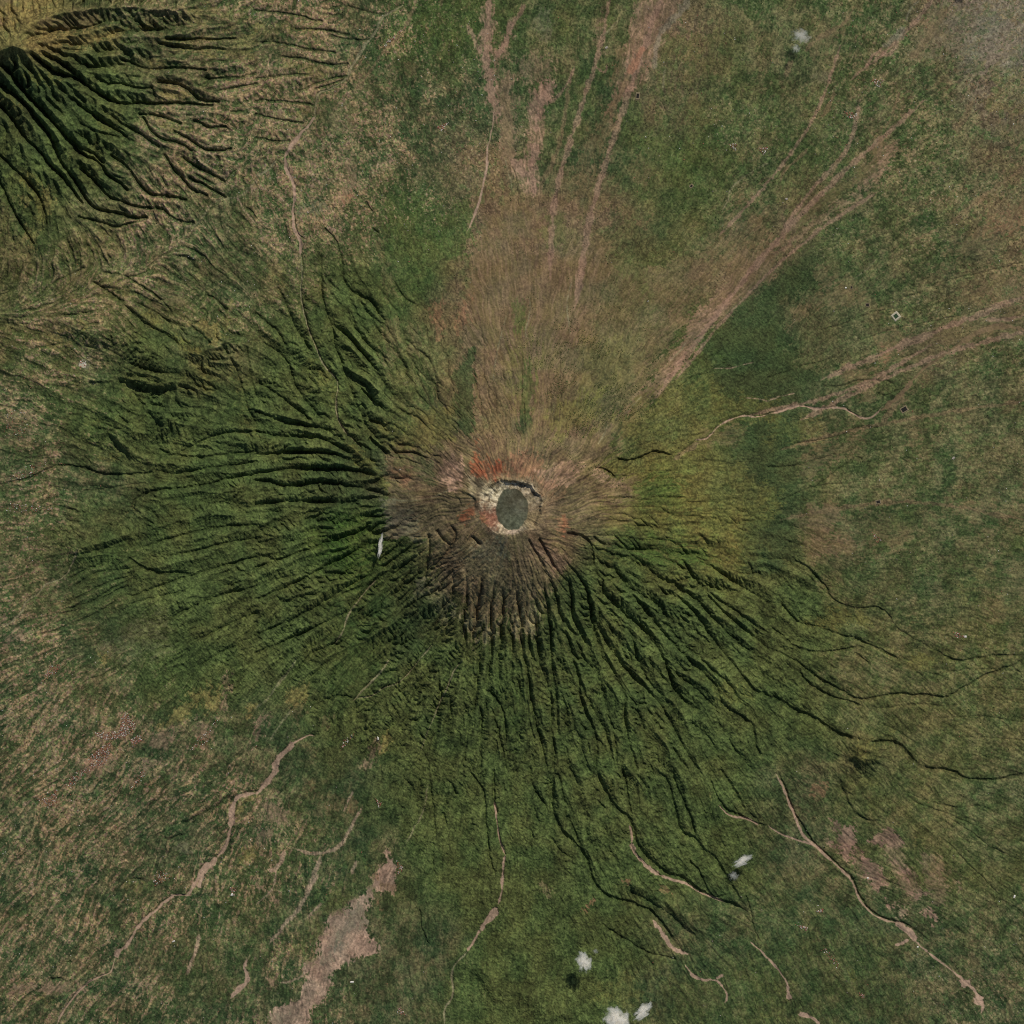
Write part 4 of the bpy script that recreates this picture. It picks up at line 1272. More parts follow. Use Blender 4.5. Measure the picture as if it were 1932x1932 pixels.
        if f[0] == 'r' and w > 1.5 and f[3] in 'speb': sand[win] = np.maximum(sand[win], a); frac[win] *= 1-a
    # crater: dark basin floor, pale ash walls, red western wall
    _, t, wall = crater(F, h)
    a = np.arctan2(Y-1018, X-1023)
    pale = np.array((184,170,138.)); red = np.array((128,82,64.)); rose = np.array((184,156,138.)); olive = np.array((138,126, 92.))
    wc = pale*(1-.34*sstep(.5, .75, rank(fbm(X, Y, 9, 3, 277)))*sstep(.25, .5, t))[..., None] + (f2[..., None]-.5)*44 + (l3[..., None]-.5)*24
    da_ = np.abs((a-2.72+pi) % (2*pi)-pi); k = np.exp(-((da_+(f2-.5)*.3)/.5)**2)
    wc = wc*(1-k[..., None]*.9)+red*k[..., None]*.9
    k = np.exp(-((a-1.5)/.4)**2)[..., None]; wc = wc*(1-k*.7)+rose*k*.7
    k = np.exp(-((a-.45)/.4)**2)[..., None]; wc = wc*(1-k*.85)+olive*k*.85
    al = (sstep(1.2, .8, t+(f1-.5)*.5+(f2-.5)*.35)*sstep(-.04, .04, t)*(1-.5*np.exp(-((a-.2)/.9)**2)))[..., None]; col = col*(1-al)+wc*al
    k = sstep(.04, -.04, t)[..., None]; fl = np.array((82,83,66.)) + (f1[..., None]-.5)*12 + (rank(fbm(X, Y, 7, 3, 275))[..., None]-.5)*14
    col = col*(1-k)+fl*k
    k = (sstep(1.0, 1.1, t)*sstep(1.75, 1.2, t + (m1-.5)*.5))[..., None]*.55; col = col*(1-k)+np.array((136,118,90.))*k
    can *= t > 1.3
    # tone: broad and fine variation of the cover itself
    v = 1 + (f1-.5)*.16 + (f3-.5)*.10 + (l1-.5)*.16*(1-sand) + (f2-.5)*.10
    v = v + (can*.36+(1-can)*(.42-.25*np.maximum(bare, sand)))*(rank(vnoise(X/2.3, Y/2.3, 511)+.5*vnoise(X/4.6, Y/4.6, 512))-.5)
    v = v + can*(rank(vnoise(X/7.5, Y/7.5, 515))-.5)*.14
    near = sstep(4.5, 1.0, r)*bare*(t > 1)
    v = v + near*((l2-.5)*(.10+.28*f4)+(l1-.5)*.18+(f1-.5)*.22)
    col = col*v[..., None]
    col[..., 0] += (rank(fbm(X, Y, 45, 3, 271))-.5)*8*(1-sand)
    return np.clip(col, 6, 235), np.clip(can, 0, 1), frac, sand, t, bare

def canopy(F, can, seed=5):
    a = vnoise(F.X/2.2, F.Y/2.2, 601); b = vnoise(F.X/3.9, F.Y/3.9, 602); c = vnoise(F.X/9, F.Y/9, 603)
    return can*(a*15 + b*17 + c*10) + (1-can)*(a-.5)*3

# ---------------------------------------------------------------- the surveyed terrain
N = 1921
lines = parse(LINES); patches = parse(PATCHES)
F, H, ACC, rough, R, TH, XW, YW = build_heights(N, lines)
COL, CAN, FRAC, SAND, CT, BARE = cover(F, H, R, lines, patches)
H = H + canopy(F, CAN) + fbm(F.X, F.Y, 8, 3, 901)*18*BARE*sstep(4, 5.5, R)*(1-SAND)
Z = H.astype(np.float32)

def lin(c):
    c = np.asarray(c, float)/255
    return np.where(c < .04045, c/12.92, ((c+.055)/1.055)**2.4)
ALB = lin(COL)*ALBEDO_GAIN

def wx(u): return (np.asarray(u, float)-1024)*10
def wy(v): return (1024-np.asarray(v, float))*10
def ground_z(u, v):
    i = np.clip((np.asarray(v, float)-U0)/F.c, 0, N-1.001); j = np.clip((np.asarray(u, float)-U0)/F.c, 0, N-1.001)
    a = i.astype(int); b = j.astype(int); fi = i-a; fj = j-b
    return (Z[a, b]*(1-fj)+Z[a, b+1]*fj)*(1-fi)+(Z[a+1, b]*(1-fj)+Z[a+1, b+1]*fj)*fi

def pick(A, u, v):
    i = np.clip(np.rint((np.asarray(v, float)-U0)/F.c), 0, N-1).astype(int); j = np.clip(np.rint((np.asarray(u, float)-U0)/F.c), 0, N-1).astype(int)
    return A[i, j]

# ---------------------------------------------------------------- materials
def material(name):
    m = bpy.data.materials.new(name); m.use_nodes = True
    nt = m.node_tree; b = nt.nodes['Principled BSDF']
    b.inputs['Roughness'].default_value = .95; b.inputs['Specular IOR Level'].default_value = .12
    return m, nt, b

def noise_node(nt, scale, detail=4., rough=.6):
    tc = nt.nodes.new('ShaderNodeTexCoord'); nz = nt.nodes.new('ShaderNodeTexNoise')
    nz.inputs['Scale'].default_value = scale; nz.inputs['Detail'].default_value = detail; nz.inputs['Roughness'].default_value = rough
    nt.links.new(tc.outputs['Object'], nz.inputs['Vector'])
    return nz

def land_material(name, amount, size, bump, bump_size, tint=None):
    """the surveyed cover colour, broken up by fine procedural grain and relief"""
    m, nt, b = material(name); L = nt.links
    at = nt.nodes.new('ShaderNodeAttribute'); at.attribute_name = 'cover'
    nz = noise_node(nt, 1/size, 3., .65)
    mr = nt.nodes.new('ShaderNodeMapRange'); mr.inputs['From Min'].default_value = .3; mr.inputs['From Max'].default_value = .7
    mr.inputs['To Min'].default_value = 1-amount; mr.inputs['To Max'].default_value = 1+amount
    L.new(nz.outputs['Fac'], mr.inputs['Value'])
    mx = nt.nodes.new('ShaderNodeVectorMath'); mx.operation = 'SCALE'
    L.new(at.outputs['Color'], mx.inputs[0]); L.new(mr.outputs['Result'], mx.inputs['Scale'])
    L.new(mx.outputs['Vector'], b.inputs['Base Color'])
    if bump:
        n2 = noise_node(nt, 1/bump_size, 3., .6); bp = nt.nodes.new('ShaderNodeBump')
        bp.inputs['Strength'].default_value = 1; bp.inputs['Distance'].default_value = bump
        L.new(n2.outputs['Fac'], bp.inputs['Height']); L.new(bp.outputs['Normal'], b.inputs['Normal'])
    return m

def plain_material(name, c, amount=.2, size=8., rough=.9, spec=.2):
    m, nt, b = material(name); L = nt.links
    c = lin(c); nz = noise_node(nt, 1/size, 3.)
    cr = nt.nodes.new('ShaderNodeValToRGB')
    cr.color_ramp.elements[0].position = .3; cr.color_ramp.elements[1].position = .7
    cr.color_ramp.elements[0].color = (*(c*(1-amount)), 1); cr.color_ramp.elements[1].color = (*np.minimum(c*(1+amount), .9), 1)
    L.new(nz.outputs['Fac'], cr.inputs['Fac']); L.new(cr.outputs['Color'], b.inputs['Base Color'])
    b.inputs['Roughness'].default_value = rough; b.inputs['Specular IOR Level'].default_value = spec
    return m

M_GROUND = land_material('farmland', .16, 26, 5, 22)
M_BARE = land_material('ash_and_scree', .12, 30, 4, 24)
M_FOREST = land_material('forest_canopy', .26, 17, 9, 16)
M_SAND = land_material('river_sand', .08, 24, 1.2, 20)
M_WALL = land_material('crater_rock', .16, 22, 6, 20)
M_FLOOR = land_material('crater_lava', .08, 40, 2, 26)

# ---------------------------------------------------------------- one sheet, cut into its kinds of ground
def tag(o, label, cat, kind=None, group=None):
    o['label'] = label; o['category'] = cat
    if kind: o['kind'] = kind
    if group: o['group'] = group
    return o

PX = wx(F.X).astype(np.float32); PY = wy(F.Y).astype(np.float32)
gy, gx = np.gradient(Z, F.c*10)
NRM = np.stack([-gx, gy, np.ones_like(gx)], -1); NRM /= np.linalg.norm(NRM, axis=-1, keepdims=True)

def sheet(name, mat, mask, extra=None):
    """mesh of the terrain cells in mask ((N-1) x (N-1)); neighbours share their edge points exactly"""
    ii, jj = np.nonzero(mask)
    q = np.stack([ii*N+jj, (ii+1)*N+jj, (ii+1)*N+jj+1, ii*N+jj+1], 1)
    ids, inv = np.unique(q.ravel(), return_inverse=True)
    co = np.stack([PX.ravel()[ids], PY.ravel()[ids], Z.ravel()[ids]], 1)
    colr = ALB.reshape(-1, 3)[ids]; nr = NRM.reshape(-1, 3)[ids]; quads = inv.reshape(-1, 4)
    if extra is not None:
        co = np.vstack([co, extra[0]]); quads = np.vstack([quads, extra[1]+len(ids)]); colr = np.vstack([colr, extra[2]]); nr = np.vstack([nr, extra[3]])
    me = bpy.data.meshes.new(name)
    me.vertices.add(len(co)); me.vertices.foreach_set('co', co.astype(np.float32).ravel())
    me.loops.add(quads.size); me.loops.foreach_set('vertex_index', quads.astype(np.int32).ravel())
    me.polygons.add(len(quads)); me.polygons.foreach_set('loop_start', np.arange(0, quads.size, 4, dtype=np.int32))
    me.polygons.foreach_set('use_smooth', np.ones(len(quads), bool))
    me.update(calc_edges=True)
    at = me.color_attributes.new('cover', 'FLOAT_COLOR', 'POINT')
    at.data.foreach_set('color', np.hstack([colr, np.ones((len(co), 1))]).astype(np.float32).ravel())
    me.normals_split_custom_set_from_vertices(nr.astype(np.float32))
    me.materials.append(mat)
    o = bpy.data.objects.new(name, me); scene.collection.objects.link(o)
    return o

def cells(A): return (A[:-1, :-1]+A[1:, :-1]+A[1:, 1:]+A[:-1, 1:])/4
t_c = cells(CT)
m_floor = t_c < 0
m_wall = (t_c >= 0) & (t_c < 1.02)
m_sand = (cells(SAND) > .5) & ~m_floor & ~m_wall
m_forest = (cells(blur(CAN, 8)) > .5) & ~m_floor & ~m_wall & ~m_sand
m_bare = (cells(blur(BARE, 8)) > .5) & ~m_floor & ~m_wall & ~m_sand & ~m_forest
m_ground = ~(m_floor | m_wall | m_sand | m_forest | m_bare)

# beyond the survey the plain runs on to the horizon
ring = np.r_[np.arange(N-1), np.arange(N-1)*N+(N-1), (N*N-1)-np.arange(N-1), ((N-1)-np.arange(N-1))*N]
bx, by, bz = PX.ravel()[ring], PY.ravel()[ring], Z.ravel()[ring]
vs_, cs_ = [], []
for k, (sc, hz) in enumerate(((1, 1), (1.25, .75), (1.8, .3), (3.2, .05), (8, 0))):
    vs_.append(np.stack([bx*sc, by*sc, bz*hz], 1)); w_ = min(1, k/2)
    cs_.append(ALB.reshape(-1, 3)[ring]*(1-w_)+lin((74, 82, 54))*w_)
m = len(ring); qs_ = []
for k in range(4):
    a = np.arange(m)+k*m; b = (np.arange(m)+1) % m+k*m
    qs_.append(np.stack([a, b, b+m, a+m], 1))
extra = (np.vstack(vs_), np.vstack(qs_), np.vstack(cs_), np.tile((0, 0, 1.), (5*m, 1)))
tag(sheet('ground', M_GROUND, m_ground, extra), 'patchwork of green farmland, scrub and bare soil around the volcano', 'ground', 'structure')
tag(sheet('bare_slope', M_BARE, m_bare), 'bare brown ash and old lava slopes fanning north from the crater', 'ground', 'structure')
tag(sheet('riverbed', M_SAND, m_sand), 'pale pinkish sandy riverbeds and lahar tracks winding down the flanks', 'riverbed', 'structure')
tag(sheet('crater_wall', M_WALL, m_wall), 'pale ash walls inside the round summit crater', 'crater wall', 'structure')
tag(sheet('crater_floor', M_FLOOR, m_floor), 'flat dark grey lava floor of the summit crater', 'crater floor', 'structure')
tag(sheet('forest', M_FOREST, m_forest), 'dense dark green forest over the gullied southern and western flanks', 'forest', 'stuff')

# ---------------------------------------------------------------- helpers for things
def mesh_obj(name, bm, mats, parent=None):
    me = bpy.data.meshes.new(name); bm.to_mesh(me); bm.free()
    for m_ in (mats if isinstance(mats, (list, tuple)) else [mats]): me.materials.append(m_)
    o = bpy.data.objects.new(name, me); scene.collection.objects.link(o)
    if parent: o.parent = parent
    return o

def thing(name, label, cat, u, v, z=None, rot=0, group=None):
    o = bpy.data.objects.new(name, None); scene.collection.objects.link(o)
    o.location = (float(wx(u)), float(wy(v)), float(ground_z(u, v)) if z is None else z); o.rotation_euler = (0, 0, radians(rot))
    o.empty_display_size = 20
    return tag(o, label, cat, None, group)

def box(bm, cx, cy, z0, z1, sx, sy, taper=1.0):
    vs = []
    for z, k in ((z0, 1), (z1, taper)):
        for a, b in ((-1, -1), (1, -1), (1, 1), (-1, 1)): vs.append(bm.verts.new((cx+a*sx/2*k, cy+b*sy/2*k, z)))
    for f in ((3,2,1,0), (4,5,6,7), (0,1,5,4), (1,2,6,5), (2,3,7,6), (3,0,4,7)): bm.faces.new([vs[q] for q in f])

def gable(bm, cx, cy, z0, z1, sx, sy, over=1.12):
    sx *= over; sy *= over
    p = [(-sx/2,-sy/2,z0), (sx/2,-sy/2,z0), (sx/2,sy/2,z0), (-sx/2,sy/2,z0), (-sx/2,0,z1), (sx/2,0,z1)]
    vs = [bm.verts.new((cx+a, cy+b, c)) for a, b, c in p]
    for f in ((0,1,5,4), (2,3,4,5), (1,2,5), (3,0,4), (3,2,1,0)): bm.faces.new([vs[q] for q in f])

M_WHITE = plain_material('white_roof_sheet', (205, 200, 188), .08, 6)
M_PLASTER = plain_material('pale_plaster', (176, 168, 150), .1, 5)
M_TILE = plain_material('terracotta_tile', (150, 98, 78), .22, 9)
M_GREY = plain_material('grey_roof', (150, 142, 130), .15, 7)
M_CONC = plain_material('pale_concrete', (168, 160, 138), .12, 9)
M_EARTH = plain_material('rammed_earth', (120, 108, 84), .15, 9)
M_WATER = plain_material('green_water', (48, 66, 42), .12, 25, .12, .5)
M_DARKW = plain_material('dark_pond_water', (36, 32, 24), .15, 25, .15, .5)
M_LEAF = plain_material('tree_leaves', (70, 86, 46), .3, 11, .95, .1)
M_SHRUB = plain_material('shrub_leaves', (72, 74, 42), .3, 9, .95, .1)

# ---------------------------------------------------------------- ponds: a banked rim and its water
def pond(label, u, v, sx, sy, rot, rim, water, bank=1.35):
    t = thing('pond', label, 'pond', u, v, None, rot, 'square irrigation ponds')
    zs = [float(ground_z(u+a*sx*.06, v+b*sy*.06)) for a in (-1, 0, 1) for b in (-1, 0, 1)]
    t.location.z = max(zs)+1
    bm = bmesh.new(); rings = []
    for k, z in ((bank*1.5, -16), (bank*1.12, 5), (1.02, 5.4), (.86, -2.5)):
        rings.append([bm.verts.new((a*sx/2*k, b*sy/2*k, z)) for a, b in ((-1,-1), (1,-1), (1,1), (-1,1))])
    for A, B in zip(rings[:-1], rings[1:]):
        for q in range(4): bm.faces.new((A[q], A[(q+1) % 4], B[(q+1) % 4], B[q]))
    bm.faces.new(rings[-1])
    mesh_obj('basin_rim', bm, rim, t)
    bm = bmesh.new(); n_ = 6
    g_ = [[bm.verts.new(((i/n_-.5)*sx*.95, (j/n_-.5)*sy*.95, 1.6)) for i in range(n_+1)] for j in range(n_+1)]
    for j in range(n_):
        for i in range(n_): bm.faces.new((g_[j][i], g_[j][i+1], g_[j+1][i+1], g_[j+1][i]))
    mesh_obj('water', bm, water, t)
    return t
pond('square pond of green water inside a wide pale concrete rim', 1791.6, 632.5, 86, 86, 38, M_CONC, M_WATER, 1.35)
pond('largest dark pond, a brown-black rectangle beside the sandy stream bed', 1808, 819, 112, 84, 30, M_EARTH, M_DARKW, 1.12)
pond('upright narrow dark pond with pale rim at the edge of the northern lahar track', 1275.3, 192, 52, 92, -6, M_EARTH, M_DARKW, 1.3)
pond('tiny dark pond ringed by pale soil in the green fields north of the cone', 1382.5, 372.5, 52, 40, 40, M_EARTH, M_DARKW, 1.35)
pond('small dark square pond without a pale rim, uphill of the concrete-rimmed pond', 1734.8, 610, 58, 56, 4, M_EARTH, M_DARKW, 1.1)
pond('smallest dark pond, beside a pale house near the eastern scrub edge', 1703, 575, 34, 48, -12, M_EARTH, M_DARKW, 1.1)
pond('lone dark pond in the patchy fields due east of the crater', 1756, 1004, 72, 56, 12, M_EARTH, M_DARKW, 1.2)

# ---------------------------------------------------------------- big single buildings
def hall(name, label, cat, u, v, sx, sy, h_, rot, roof, group=None):
    t = thing(name, label, cat, u, v, None, rot, group)
    bm = bmesh.new(); box(bm, 0, 0, -14, h_, sx, sy); mesh_obj('wall', bm, M_PLASTER, t)
    bm = bmesh.new(); gable(bm, 0, 0, h_+.05, h_+min(sx, sy)*.3, sx, sy); mesh_obj('roof', bm, roof, t)
    return t
hall('warehouse', 'white-roofed hall in the fields east of the widest part of the south-western riverbed', 'warehouse', 463.5, 1789, 56, 40, 9, 20, M_WHITE)
hall('warehouse', 'long white-roofed hall alone in green fields below the south-western riverbed', 'warehouse', 347, 1882.5, 56, 24, 8, 15, M_WHITE)
hall('warehouse', 'larger white hall just off the lower end of the grey sand quarry', 'warehouse', 703.5, 1964, 70, 34, 10, 0, M_WHITE)
hall('warehouse', 'white hall tilted on the far eastern plain, in the bottom right of the picture', 'warehouse', 2029, 1793, 30, 52, 9, -15, M_WHITE)
hall('house', 'white-roofed house at the pale bend of the south-eastern riverbed', 'house', 1835.5, 1894, 30, 26, 7, 0, M_WHITE)
hall('house', 'white-roofed house on the edge of the reddish south-eastern quarry', 'house', 1735.5, 1756, 32, 28, 7, 0, M_WHITE)
hall('house', 'pale house above the dark pond on the northern lahar plain', 'house', 1213, 95, 52, 38, 7, 30, M_GREY)
hall('house', 'pale house in dense green fields below the north-eastern lahar track', 'house', 1573, 398, 40, 36, 7, 10, M_GREY)
hall('house', 'white-roofed house on the brown plain among the eastern gullies', 'house', 1931, 1273, 40, 40, 7, 0, M_WHITE)
hall('house', 'pale house in the scrub on the far east side, level with the crater', 'house', 1907, 916, 56, 36, 7, 40, M_GREY)
hall('house', 'pale house next to the smallest dark pond', 'house', 1691.5, 575.5, 30, 26, 7, 0, M_WHITE)
hall('house', 'small white-roofed house in the western forest edge above the quarry', 'house', 757, 1475, 26, 60, 7, 5, M_WHITE)
t = thing('temple_compound', 'cluster of pale temple roofs on the forested western foothill', 'temple', 166, 730, None, -20)
bm = bmesh.new(); box(bm, 0, 0, -30, 9, 150, 110, .95); box(bm, 60, 70, -30, 5, 90, 60, .95); mesh_obj('courtyard', bm, M_CONC, t)
rr = random.Random(3)
for k in range(13):
    x_, y_ = rr.uniform(-70, 75), rr.uniform(-50, 85); s_ = rr.uniform(14, 26)
    bm = bmesh.new(); box(bm, x_, y_, -20, 15, s_, s_*.9); pv = mesh_obj('pavilion', bm, M_PLASTER, t)
    bm = bmesh.new(); gable(bm, x_, y_, 15.1, 21, s_, s_*.9, 1.25); mesh_obj('roof', bm, [M_GREY, M_WHITE, M_TILE][k % 3], pv)

# ---------------------------------------------------------------- villages, scattered homes, trees and shrubs
def many(name, mats, label, cat, verts, faces, co, sz, rot, mi, zs):
    """thousands of one small shape, each at its own place, size and turn, as one mesh"""
    V = np.asarray(verts, float); n_ = len(co)
    c_, s_ = np.cos(rot), np.sin(rot)
    x = V[None, :, 0]*sz[:, :1]; y = V[None, :, 1]*sz[:, 1:2]; z = V[None, :, 2]*sz[:, 2:3]
    P = np.stack([x*c_[:, None]-y*s_[:, None]+co[:, :1], x*s_[:, None]+y*c_[:, None]+co[:, 1:2], z+zs[:, None]], -1)
    me = bpy.data.meshes.new(name); me.vertices.add(n_*len(V)); me.vertices.foreach_set('co', P.astype(np.float32).ravel())
    sizes = np.array([len(f) for f in faces]); flat = np.concatenate([np.array(f) for f in faces])
    lv = (flat[None]+np.arange(n_)[:, None]*len(V)).ravel(); tot = np.tile(sizes, n_)
    me.loops.add(len(lv)); me.loops.foreach_set('vertex_index', lv.astype(np.int32))
    me.polygons.add(len(tot)); me.polygons.foreach_set('loop_start', np.r_[0, np.cumsum(tot)[:-1]].astype(np.int32))
    me.polygons.foreach_set('material_index', np.repeat(mi, len(faces)).astype(np.int32) if mi.ndim == 1 else mi.ravel().astype(np.int32))
    me.update(calc_edges=True)
    for m_ in mats: me.materials.append(m_)
    o = bpy.data.objects.new(name, me); scene.collection.objects.link(o)
    return tag(o, label, cat, 'stuff')

g5 = np.random.default_rng(2024)
VILLAGE = """
260 02: 920,1540 960,1510 980,1560 1030,1600 1000,1660 950,1690 900,1660
150 02: 680,1670 900,1650 960,1700 800,1720
260 02: 780,1760 830,1740 830,1820 800,1900 700,1932 660,1860
90 02: 980,1720 1060,1680 1080,1720 1000,1770
120 03: 270,230 360,220 430,160 430,270 360,300
90 03: 480,140 580,20 700,0 600,80 540,150
70 02: 380,1160 460,1150 420,1220 300,1300
60 02: 1500,1700 1650,1580 1640,1500 1560,1760 1420,1800
50 03: 970,180 1060,30 1110,20 1060,110
80 03: 1150,800 1260,760 1300,820 1160,900
40 03: 1730,900 1790,910 1760,980
60 01: 60,1150 200,1180 240,1330 150,1400 20,1350
70 01: 170,1600 350,1540 330,1640 60,1720 0,1700
60 01: 60,1860 420,1900 400,1932 40,1932
50 33: 200,1180 300,1200 290,1230
30 33: 360,1080 420,1060 410,1100
40 33: 420,1340 540,1480 520,1500 420,1400
30 33: 680,1690 760,1730 700,1740
30 20: 1640,1090 1700,1080 1690,1140
40 20: 1850,1120 1932,1110 1900,1170
50 30: 760,600 880,600 840,660
40 30: 570,840 700,860 620,900
30 32: 780,150 860,210 820,240
40 32: 1380,880 1500,950 1420,950
60 10: 940,380 1000,300 1140,200 1040,300
60 10: 1360,960 1460,920 1400,990
40 12: 660,1720 760,1660 640,1800
40 13: 1060,690 1120,760 1070,800
30 13: 900,230 950,260 930,300
40 13: 1080,1800 1140,1870 1060,1850
"""
pts = []
for ln in VILLAGE.strip().splitlines():
    hd, q = ln.split(':'); nh, tile = hd.split()
    P = np.array([[float(a) for a in w_.split(',')] for w_ in q.split()])/3.7734+(int(tile[0])*512, int(tile[1])*512)
    lo, hi = P.min(0), P.max(0); got = 0
    while got < int(nh):
        c = g5.uniform(lo, hi)
        ins = False
        for a, b in zip(P, np.roll(P, -1, 0)):
            if (a[1] > c[1]) != (b[1] > c[1]) and c[0] < a[0]+(c[1]-a[1])*(b[0]-a[0])/(b[1]-a[1]): ins = not ins
        if ins: pts.append(c); got += 1
n_v = len(pts)
cand = g5.uniform(0, 2048, (60000, 2))
ok = g5.random(60000) < np.clip(pick(FRAC, cand[:, 0], cand[:, 1]), 0, 1)*.085
ok &= (pick(CAN, cand[:, 0], cand[:, 1]) < .4) & (pick(SAND, cand[:, 0], cand[:, 1]) < .2)
pts = np.vstack([np.array(pts), cand[ok]])
nh = len(pts); co = np.stack([wx(pts[:, 0]), wy(pts[:, 1])], 1)
sz = np.stack([g5.uniform(11, 24, nh), g5.uniform(8, 15, nh), np.ones(nh)], 1)
HV = [(-.5,-.5,-8), (.5,-.5,-8), (.5,.5,-8), (-.5,.5,-8), (-.5,-.5,4), (.5,-.5,4), (.5,.5,4), (-.5,.5,4),
      (-.58,-.6,4.05), (.58,-.6,4.05), (.58,.6,4.05), (-.58,.6,4.05), (-.58,0,7.5), (.58,0,7.5)]
HF = [(0,1,5,4), (1,2,6,5), (2,3,7,6), (3,0,4,7), (8,9,13,12), (10,11,12,13), (9,10,13), (11,8,12), (11,10,9,8)]
roofm = np.where(np.arange(nh) < n_v, g5.choice([1, 1, 1, 2, 3], nh), g5.choice([1, 2, 2, 3], nh))
mi = np.zeros((nh, 9), int); mi[:, 4:] = roofm[:, None]
many('village_houses', [M_PLASTER, M_TILE, M_GREY, M_WHITE], 'close-set small houses with terracotta and grey roofs in the lowland villages', 'houses', HV, HF, co, sz, g5.uniform(0, pi, nh), mi, ground_z(pts[:, 0], pts[:, 1]))

# leafy crowns: uneven six-sided clumps of three tiers with a tip, over a short trunk
def crown_shape(seed):
    g = np.random.default_rng(seed); V = []; Fc = []
    for t_, (rad, z) in enumerate(((.16, -.25), (.62, .25), (1.0, .55), (.72, .95))):
        for k in range(6):
            a = 2*pi*(k+.5*t_)/6; q = rad*(1+.35*(g.random()-.5))
            V.append((q*cos(a)*.5, q*sin(a)*.5, z+.16*(g.random()-.5)))
    V.append((.05, -.04, 1.16))
    for t_ in range(3):
        for k in range(6):
            a, b = t_*6+k, t_*6+(k+1) % 6
            Fc.append((a, b, b+6)); Fc.append((a, b+6, a+6))
    for k in range(6): Fc.append((18+k, 18+(k+1) % 6, 24))
    return V, Fc
CV, CF = crown_shape(4)
cand = g5.uniform(-60, 2108, (90000, 2))
can_c = pick(CAN, cand[:, 0], cand[:, 1]); fr_c = pick(FRAC, cand[:, 0], cand[:, 1])
keep = (g5.random(len(cand)) < np.clip(.04+.55*fr_c, 0, .5)*(can_c < .5)) & (pick(SAND, cand[:, 0], cand[:, 1]) < .3) & (pick(BARE, cand[:, 0], cand[:, 1]) < .3)
cand = cand[keep]; nt_ = len(cand)
sz = g5.uniform(9, 22, (nt_, 1))*np.ones((1, 3)); sz[:, 2] = sz[:, 0]*g5.uniform(.55, .8, nt_)
many('field_trees', [M_LEAF, M_SHRUB], 'scattered round-crowned trees along the field edges of the lowlands', 'trees', CV, CF, np.stack([wx(cand[:, 0]), wy(cand[:, 1])], 1), sz, g5.uniform(0, 6.28, nt_), g5.choice([0, 0, 1], nt_), ground_z(cand[:, 0], cand[:, 1]))
cand = np.stack([g5.normal(1180, 90, 9000), g5.normal(790, 95, 9000)], 1)
keep = (pick(CT, cand[:, 0], cand[:, 1]) > 1.8) & (pick(fbm(F.X, F.Y, 26, 3, 801), cand[:, 0], cand[:, 1]) > .05)
cand = cand[keep]; ns_ = len(cand)
sz = g5.uniform(8, 20, (ns_, 1))*np.ones((1, 3)); sz[:, 2] = sz[:, 0]*.5
many('shrubs', [M_SHRUB, M_LEAF], 'dark shrubs dotted over the brown north-eastern ash slope', 'shrubs', CV, CF, np.stack([wx(cand[:, 0]), wy(cand[:, 1])], 1), sz, g5.uniform(0, 6.28, ns_), g5.choice([0, 1], ns_), ground_z(cand[:, 0], cand[:, 1]))

# ---------------------------------------------------------------- clouds: real vapour, lit by the sun, casting their own shadows
def cloud_material(name, dens, lump):
    m = bpy.data.materials.new(name); m.use_nodes = True; nt = m.node_tree; L = nt.links
    nt.nodes.remove(nt.nodes['Principled BSDF'])
    pv = nt.nodes.new('ShaderNodeVolumePrincipled'); pv.inputs['Color'].default_value = (1, .985, .95, 1); pv.inputs['Anisotropy'].default_value = .2
    tc = nt.nodes.new('ShaderNodeTexCoord')
    ln = nt.nodes.new('ShaderNodeVectorMath'); ln.operation = 'LENGTH'; L.new(tc.outputs['Object'], ln.inputs[0])
    nz = nt.nodes.new('ShaderNodeTexNoise'); nz.inputs['Scale'].default_value = lump; nz.inputs['Detail'].default_value = 4; nz.inputs['Roughness'].default_value = .55
    L.new(tc.outputs['Object'], nz.inputs['Vector'])
    a = nt.nodes.new('ShaderNodeMath'); a.operation = 'MULTIPLY_ADD'; a.inputs[1].default_value = 2.6; a.inputs[2].default_value = -.60
    L.new(nz.outputs['Fac'], a.inputs[0])
    b = nt.nodes.new('ShaderNodeMath'); b.operation = 'SUBTRACT'; L.new(a.outputs[0], b.inputs[0]); L.new(ln.outputs['Value'], b.inputs[1])
    c = nt.nodes.new('ShaderNodeMath'); c.operation = 'MULTIPLY'; c.use_clamp = False; c.inputs[1].default_value = dens; L.new(b.outputs[0], c.inputs[0])
    d = nt.nodes.new('ShaderNodeMath'); d.operation = 'MAXIMUM'; d.inputs[1].default_value = 0; L.new(c.outputs[0], d.inputs[0])
    L.new(d.outputs[0], pv.inputs['Density']); L.new(pv.outputs['Volume'], nt.nodes['Material Output'].inputs['Volume'])
    return m
M_CLOUD = cloud_material('cloud_vapour', .10, 2.1)
M_WISP = cloud_material('thin_cloud_vapour', .03, 2.4)
M_STREAK = cloud_material('streak_vapour', .3, 1.6)

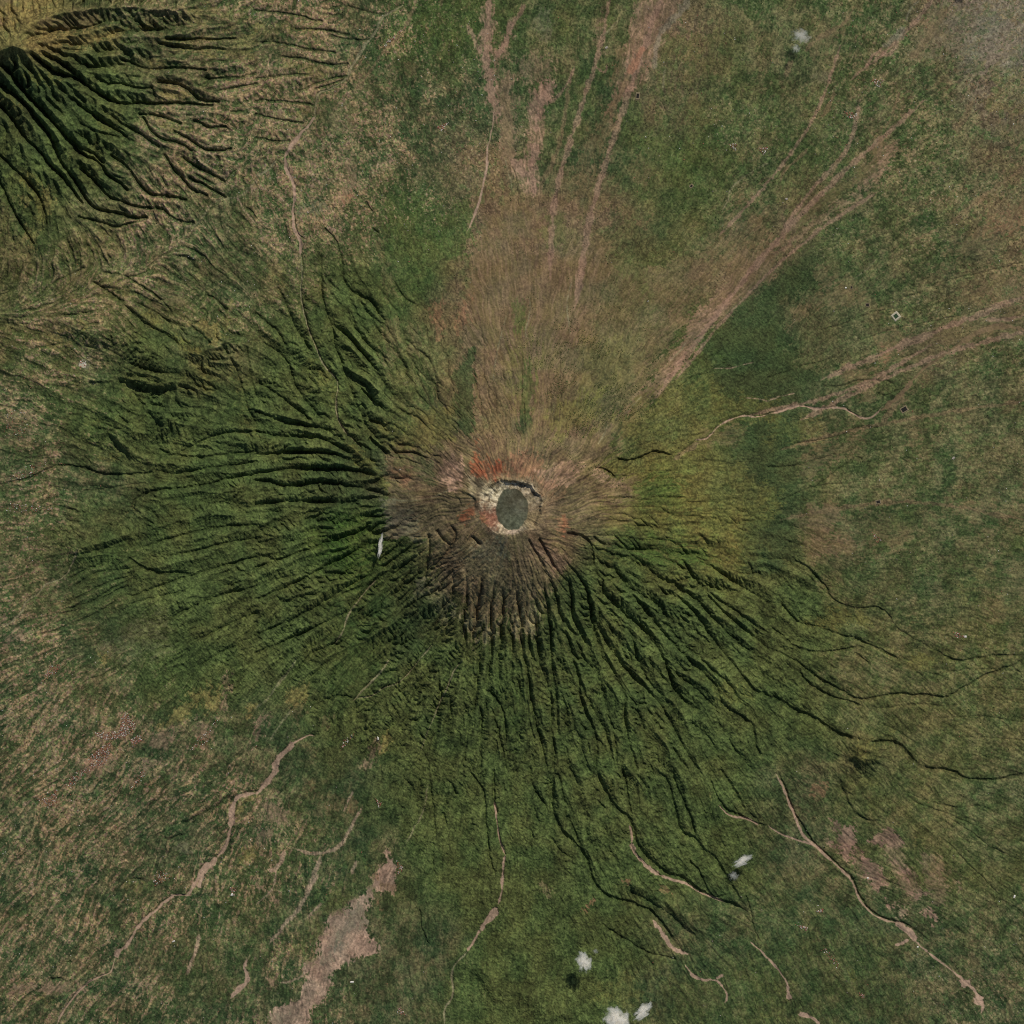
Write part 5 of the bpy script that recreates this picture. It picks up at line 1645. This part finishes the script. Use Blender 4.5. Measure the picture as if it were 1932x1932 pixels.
def cloud(label, u, v, above, rx, ry, rz, rot, mat, seed, group='small low clouds'):
    """one lumpy puff; its own outline is uneven and its vapour thins out towards it"""
    bm = bmesh.new(); bmesh.ops.create_icosphere(bm, subdivisions=4, radius=1)
    g = random.Random(seed); ph = [(Vector((g.gauss(0, 1), g.gauss(0, 1), g.gauss(0, 1))).normalized(), g.uniform(.1, .26)) for _ in range(14)]
    for w_ in bm.verts:
        n_ = w_.co.normalized(); w_.co = n_*(.86+sum(k*max(0, n_.dot(d)-.55) for d, k in ph))
    me = bpy.data.meshes.new('cloud'); bm.to_mesh(me); bm.free(); me.materials.append(mat)
    o = bpy.data.objects.new('cloud', me); scene.collection.objects.link(o)
    o.location = (float(wx(u)), float(wy(v)), float(ground_z(u, v))+above); o.scale = (rx, ry, rz); o.rotation_euler = (0, 0, radians(rot))
    return tag(o, label, 'cloud', None, group)
cloud('dense round white cloud over the southern fields with its shadow below', 1166, 1920, 620, 190, 250, 120, 10, M_CLOUD, 1)
cloud('tiny faint cloud puff just above the dense round southern cloud', 1190, 1899, 620, 75, 70, 50, 0, M_WISP, 2)
cloud('wide white cloud cut by the bottom edge of the picture', 1231, 2036, 640, 300, 330, 150, 20, M_CLOUD, 3)
cloud('slanting white cloud beside the wide one at the bottom edge', 1284, 2018, 640, 150, 290, 120, -48, M_CLOUD, 4)
cloud('thin slanting white wisp above the dark south-eastern gorge', 1483, 1719, 420, 110, 270, 90, -62, M_CLOUD, 5)
cloud('faint low wisp right on the dark south-eastern gorge', 1466, 1750, 300, 130, 120, 70, 0, M_WISP, 6)
cloud('soft white cloud over the north-eastern fields with a dark shadow below it', 1600, 75, 520, 250, 190, 100, -15, M_WISP, 7)
cloud('faint trailing wisp under the soft north-eastern cloud', 1590, 100, 500, 110, 120, 70, 0, M_WISP, 8)
cloud('cloud just beyond the top edge, its dark shadow showing in the far corner', 1932, -44, 520, 200, 150, 100, -20, M_CLOUD, 9)
cloud('narrow upright white streak of cloud at the western edge of the grey summit slope', 762, 1093, 95, 55, 300, 50, -9, M_STREAK, 10)
